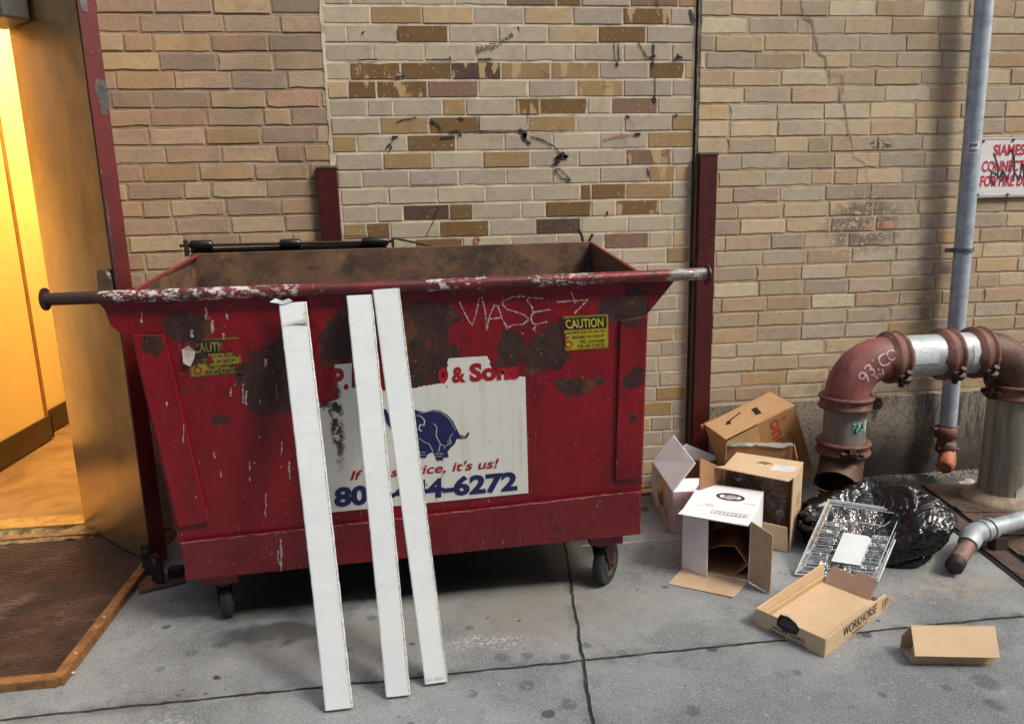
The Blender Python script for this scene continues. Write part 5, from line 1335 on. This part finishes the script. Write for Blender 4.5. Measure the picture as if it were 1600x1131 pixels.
p = MB(); write(p, 'WORK HARD', (-.055, 0, .018), (.052, 0, .018), (-.055, 0, .029), .001, .02); write(p, 'DRINK LOCAL', (-.062, 0, .003), (.058, 0, .003), (-.062, 0, .0135), .001, .02); part('lettering', p, INK, front, True)
p = MB(); write(p, 'WORKHORSE', (x, .105, .021), (x, .315, .021), (x, .105, .052), .001, .012); write(p, 'BREWING CO.', (x, .16, .006), (x, .265, .006), (x, .16, .0145), .001, .01); p.ribbon([(x + .001, .115, .010), (x + .001, .15, .010)], .0015, Vector((1, 0, 0))); p.ribbon([(x + .001, .275, .010), (x + .001, .31, .010)], .0015, Vector((1, 0, 0)))
p.ribbon([(x + .0065, d - .05, .05), (x + .0068, d - .05, .012)], .006, Vector((1, 0, 0)), .3); p.ribbon([(x + .0065, d - .05, .05), (x + .007, d - .032, .042), (x + .0068, d - .046, .03)], .004, Vector((1, 0, 0)), .3)
part('lettering', p, INK, side, True)

# 7 -- folded card sleeve at the right
fs7 = thing('folded_cardboard', (1.43, -1.38, 0), 'folded piece of plain tan cardboard alone on the pavement at right', 'cardboard')
a0, a1 = gr(1425, 1037), gr(1551, 1038.5); ax = (a1 - a0).normalized(); bk = Vector((-ax.y, ax.x, 0)); Lb = (a1 - a0).length
prof = [(.0, .0), (.02, .034), (.055, .070)]
R0, R1 = at(1423.3, 976, a0.y + .052), at(1554.7, 977, a1.y + .052)
F0, F1 = at(1430, 1024.5, a0.y - .022), at(1562.5, 1027.3, a1.y - .022)
Q0, Q1 = gr(1409, 991, .055), gr(1409, 991, .055) + (R1 - R0)
S0, S1 = a0 + bk * .075 + Vector((0, 0, .003)), a1 + bk * .075 + Vector((0, 0, .003))
mx = lambda f: (R0.lerp(F0, f) , R1.lerp(F1, f))
for nm, q in (('roof_panel', [*mx(.22)[::1], F1, F0]), ('ridge_panel', [R0, R1, mx(.22)[1], mx(.22)[0]]), ('back_panel', [R1, R0, Q0, Q1]), ('lower_back_panel', [Q1, Q0, S0, S1]), ('floor_panel', [S0, S1, a1 + Vector((0, 0, .003)), a0 + Vector((0, 0, .003))][::-1]), ('front_panel', [a0, a1, F1.lerp(R1, .22) + bk * .012, F0.lerp(R0, .22) + bk * .012])):
    q = [Vector(k) for k in (q if nm != 'roof_panel' else [mx(.22)[0], mx(.22)[1], F1, F0])]
    n_ = (q[1] - q[0]).cross(q[3] - q[0]).normalized(); ctr_ = (R0 + S1 + a0) / 3; cq = sum(q, Vector()) / 4
    if nm in ('roof_panel', 'ridge_panel'): n_ = n_ if n_.z > 0 else -n_
    elif n_.dot(cq - ctr_) < 0: n_ = -n_
    p = MB(); p.slab(q, .003, n_); part(nm, p, K4 if nm != 'front_panel' else K1, fs7)

# small board scraps between dumpster and wall
p = MB()
for k, (u, v) in enumerate(((998, 772), (1004, 766))):
    q = gr(u, v); p.box(q + Vector((0, .03, .012 + .012 * k)), (.16, .10, .008), Matrix.Rotation(R(12 * k), 3, 'Z'))
tag(part('cardboard_scrap', p, K2), 'flattened brown cardboard scraps between dumpster and wall', 'cardboard')

# ================================================================== RUBBISH BAG AND CLEAR TRAY
BG = G('black bag plastic', .22, 0, spec=.6)
BG.color(BG.mix(BG.noise(5), S(20, 21, 23), S(13, 13, 15)))
rdg = lambda sc_, ds, vec: BG.m('ABSOLUTE', BG.m('SUBTRACT', BG.noise(sc_, 2, .5, ds, vec), .5))
BG.bump(BG.m('ADD', BG.m('MULTIPLY', rdg(9, 1.2, BG.scaled((1, .6, .5))), 2.2), BG.m('ADD', BG.m('MULTIPLY', rdg(19, 1.0, BG.scaled((.5, 1, .7))), 1.1), BG.m('MULTIPLY', BG.noise(45, 2, .5, 1), .08))), .016, .9)
bag_c = Vector((1.640, -.705, 0))
BX = Vector((.81, -.58, 0)).normalized(); BY = Vector((-BX.y, BX.x, 0))
CT0, CT1 = gr(1242, 897, .008), gr(1372, 908, .008)
TL_, TR2 = at(1294, 781, -.675), at(1417, 799, -.77)
nT = (CT1 - CT0).cross(TL_ - CT0).normalized(); nT = nT if nT.y < 0 else -nT


rbag = random.Random(5)
FAC = []
for k in range(46):
    zz = rbag.uniform(-.35, 1); aa = rbag.uniform(0, 6.283); qq = math.sqrt(1 - zz * zz)
    FAC.append((Vector((qq * math.cos(aa), qq * math.sin(aa), zz)), rbag.uniform(.80, 1.04)))


def bag(u, v):
    a = 2 * math.pi * u; ph_ = math.pi * v
    cx, cy, cz = math.sin(ph_) * math.cos(a), math.sin(ph_) * math.sin(a), math.cos(ph_)
    q = Vector((cx, cy, cz)); qw = (q + Vector((mnoise.noise(q * 2.2), mnoise.noise(q * 2.2 + Vector((7, 1, 3))), mnoise.noise(q * 2.2 + Vector((2, 8, 5))))) * .16).normalized()
    acc = 0.0
    for n_, d_ in FAC:
        k = qw.dot(n_) / d_
        if k > .2: acc += k ** 26
    rr_ = 1.02 / max(.5, acc ** (1 / 26.0))
    # a few long pulled folds running down and across from the knot
    tw = a + 1.1 * ph_
    for fr_, am, sh in ((1.7, .11, 0), (3.1, .07, 6), (4.3, .04, 11)):
        c_ = abs(mnoise.noise(Vector((math.cos(tw + sh) * fr_, math.sin(tw + sh) * fr_, ph_ * .5 + sh))))
        rr_ -= am * max(0, 1 - c_ * 5.5) * min(1, math.sin(ph_) * 1.6)
    rr_ += .014 * mnoise.noise(q * 9)
    lean = .035 * cx
    z = .112 + .165 * cz * rr_ + (lean if cz > 0 else 0)
    sq = 1 + .16 * (1 - abs(cz))
    P = bag_c + BX * (.255 * cx * rr_ * sq) + BY * (.185 * cy * rr_ * sq) + Vector((0, 0, max(.0015, z)))
    dpt = (P - CT0).dot(nT)
    if dpt > -.030:                                   # the tray presses the bag in where it leans on it
        inside = (P - CT0).dot((CT1 - CT0).normalized()) / (CT1 - CT0).length
        k_ = 1 if inside < 1.12 else max(0, 1 - (inside - 1.12) * 2.4)
        P -= nT * (dpt + .030) * k_
        P.z = max(.0015, P.z)
    return P


rb_ = thing('rubbish_bag', bag_c, 'shiny black plastic rubbish bag slumped beside the pipes', 'bag')
p = MB(); p.grid(bag, 220, 130, True, True); part('bag_body', p, BG.mat, rb_)
p = MB(); nk = at(1392, 768, -.60)


def neck(u, v):
    a = 2 * math.pi * u; r_ = .012 + .085 * v + .022 * math.sin(a * 4 + v * 2) * v; return nk + Vector((r_ * math.cos(a) * 1.3, r_ * math.sin(a), .012 - .06 * v * v + .016 * v * math.sin(a * 5 + 1) + .01 * mnoise.noise((u * 9, v * 5, 2))))


p.grid(neck, 80, 16, True, True); o = part('bag_neck', p, BG.mat, rb_)

# clear tray leaning on the bag
ct = thing('clear_tray', (CT0 + CT1) / 2, 'clear plastic cake tray with white label leaning on the black bag', 'tray')


def ctp(u, v, l=0.0): return TL_.lerp(TR2, u).lerp(CT0.lerp(CT1, u), v) + nT * l


PLA = G('clear plastic', .08); PLA.b.inputs['Base Color'].default_value = (.86, .9, .93, 1)
tr_n = PLA.n('ShaderNodeBsdfTransparent'); gl_n = PLA.n('ShaderNodeBsdfGlossy'); gl_n.inputs['Roughness'].default_value = .07; mx_n = PLA.n('ShaderNodeMixShader'); fz = PLA.n('ShaderNodeFresnel'); fz.inputs['IOR'].default_value = 1.45
bp = PLA.n('ShaderNodeBump'); bp.inputs['Distance'].default_value = .02; PLA.put(bp.inputs['Height'], PLA.noise(9, 4, .6, 1)); PLA.put(gl_n.inputs['Normal'], bp.outputs[0]); PLA.put(fz.inputs['Normal'], bp.outputs[0])
tr_n.inputs['Color'].default_value = (.86, .89, .91, 1)
PLA.put(mx_n.inputs[0], PLA.m('ADD', PLA.m('MULTIPLY', fz.outputs[0], .9), .015)); PLA.put(mx_n.inputs[1], tr_n.outputs[0]); PLA.put(mx_n.inputs[2], gl_n.outputs[0])
PLA.t.links.new(mx_n.outputs[0], PLA.t.nodes['Material Output'].inputs['Surface'])
RIM = G('plastic ridge', .12); RIM.b.inputs['Base Color'].default_value = (.72, .78, .82, 1); RIM.b.inputs['Transmission Weight'].default_value = .35; RIM.b.inputs['IOR'].default_value = 1.4
p = MB(); p.poly([ctp(0, 1), ctp(1, 1), ctp(1, 0), ctp(0, 0)])
for a, b, c_, d_ in (((0, 0), (1, 0), (.93, .1), (.07, .1)), ((1, 0), (1, 1), (.93, .93), (.93, .1)), ((0, 1), (0, 0), (.07, .1), (.07, .93))):
    p.poly([ctp(*a, .002), ctp(*b, .002), ctp(*c_, .026), ctp(*d_, .026)])
part('sheet', p, PLA.mat, ct)


def frame(p, u0, v0, u1, v1, r, l=.004, ch_=0):
    pts = [ctp(u0, v0, l), ctp(u1, v0, l), ctp(u1, v1, l), ctp(u0, v1, l)]; 
    for a, b in zip(pts, pts[1:] + pts[:1]): p.tube([a, b], r, 6)


p = MB(); frame(p, 0, 0, 1, 1, .0028); frame(p, .035, .035, .965, .97, .0016, .012); frame(p, .07, .10, .93, .93, .0014, .026)
for a, b in (((.07, .1), (.2, .28)), ((.93, .1), (.8, .26)), ((.07, .1), (.03, .03)), ((.93, .1), (.97, .03)), ((.2, .28), (.8, .26))): p.tube([ctp(*a, .024), ctp(*b, .006)], .0014, 6)
part('rim', p, RIM.mat, ct)
for i in range(6):
    v = .30 + i * .103
    for u0, u1 in ((.08, .30), (.72, .93)):
        if u0 > .5 and i == 0: continue
        p = MB(); A_ = [(u0, v), (u1, v), (u1, v + .078), (u0, v + .078)]; I_ = [(u0 + .02, v + .016), (u1 - .02, v + .016), (u1 - .02, v + .062), (u0 + .02, v + .062)]
        p.add([ctp(*q, .003) for q in A_] + [ctp(*q, .016) for q in I_], [(4, 5, 6, 7)] + [(i, (i + 1) % 4, 4 + (i + 1) % 4, 4 + i) for i in range(4)])
        pk = part('pocket', p, PLA.mat, ct); p = MB(); frame(p, u0, v, u1, v + .078, .0012, .004); frame(p, u0 + .02, v + .016, u1 - .02, v + .062, .0006, .016); part('pocket_rim', p, RIM.mat, pk)
p = MB(); p.poly([ctp(.36, .80, .004), ctp(.73, .82, .004), ctp(.73, .46, .004), ctp(.66, .42, .004), ctp(.36, .41, .004)]); part('label', p, simple('tray label', S(222, 230, 232), S(208, 216, 218), 6, .5), ct)

# small litter
def litter(name, u, v, size, c1, label, cat, seed):
    random.seed(seed); q = gr(u, v); K = 9; pts = []
    for k in range(K):
        a = 2 * math.pi * k / K; r_ = size * random.uniform(.5, 1); pts.append(q + Vector((r_ * math.cos(a), r_ * .7 * math.sin(a), .004 + random.uniform(0, size * .4))))
    p = MB(); ctr_ = q + Vector((0, 0, .004 + size * .3))
    p.add(pts + [ctr_], [(k, (k + 1) % K, K) for k in range(K)])
    tag(part(name, p, simple(name + ' ' + str(seed), c1)), label, cat)


litter('dry_leaf', 200, 881, .016, S(150, 110, 72), 'curled dry leaf on the brown ramp plate near the door', 'leaf', 1)
litter('paper_scrap', 112, 1054, .014, S(210, 210, 206), 'scrap of white paper at the corner of the ramp edging', 'paper', 2)
litter('brick_chip', 812, 970, .008, S(166, 92, 58), 'tiny orange chip on the pavement right of the boards', 'chip', 3)
litter('twig', 340, 1060, .014, S(110, 74, 58), 'small dry twig scrap on the pavement before the ramp', 'twig', 4)
litter('crumpled_paper', 1512, 757, .045, S(176, 168, 156), 'crumpled pale paper on the grit behind the rubbish bag', 'paper', 5)
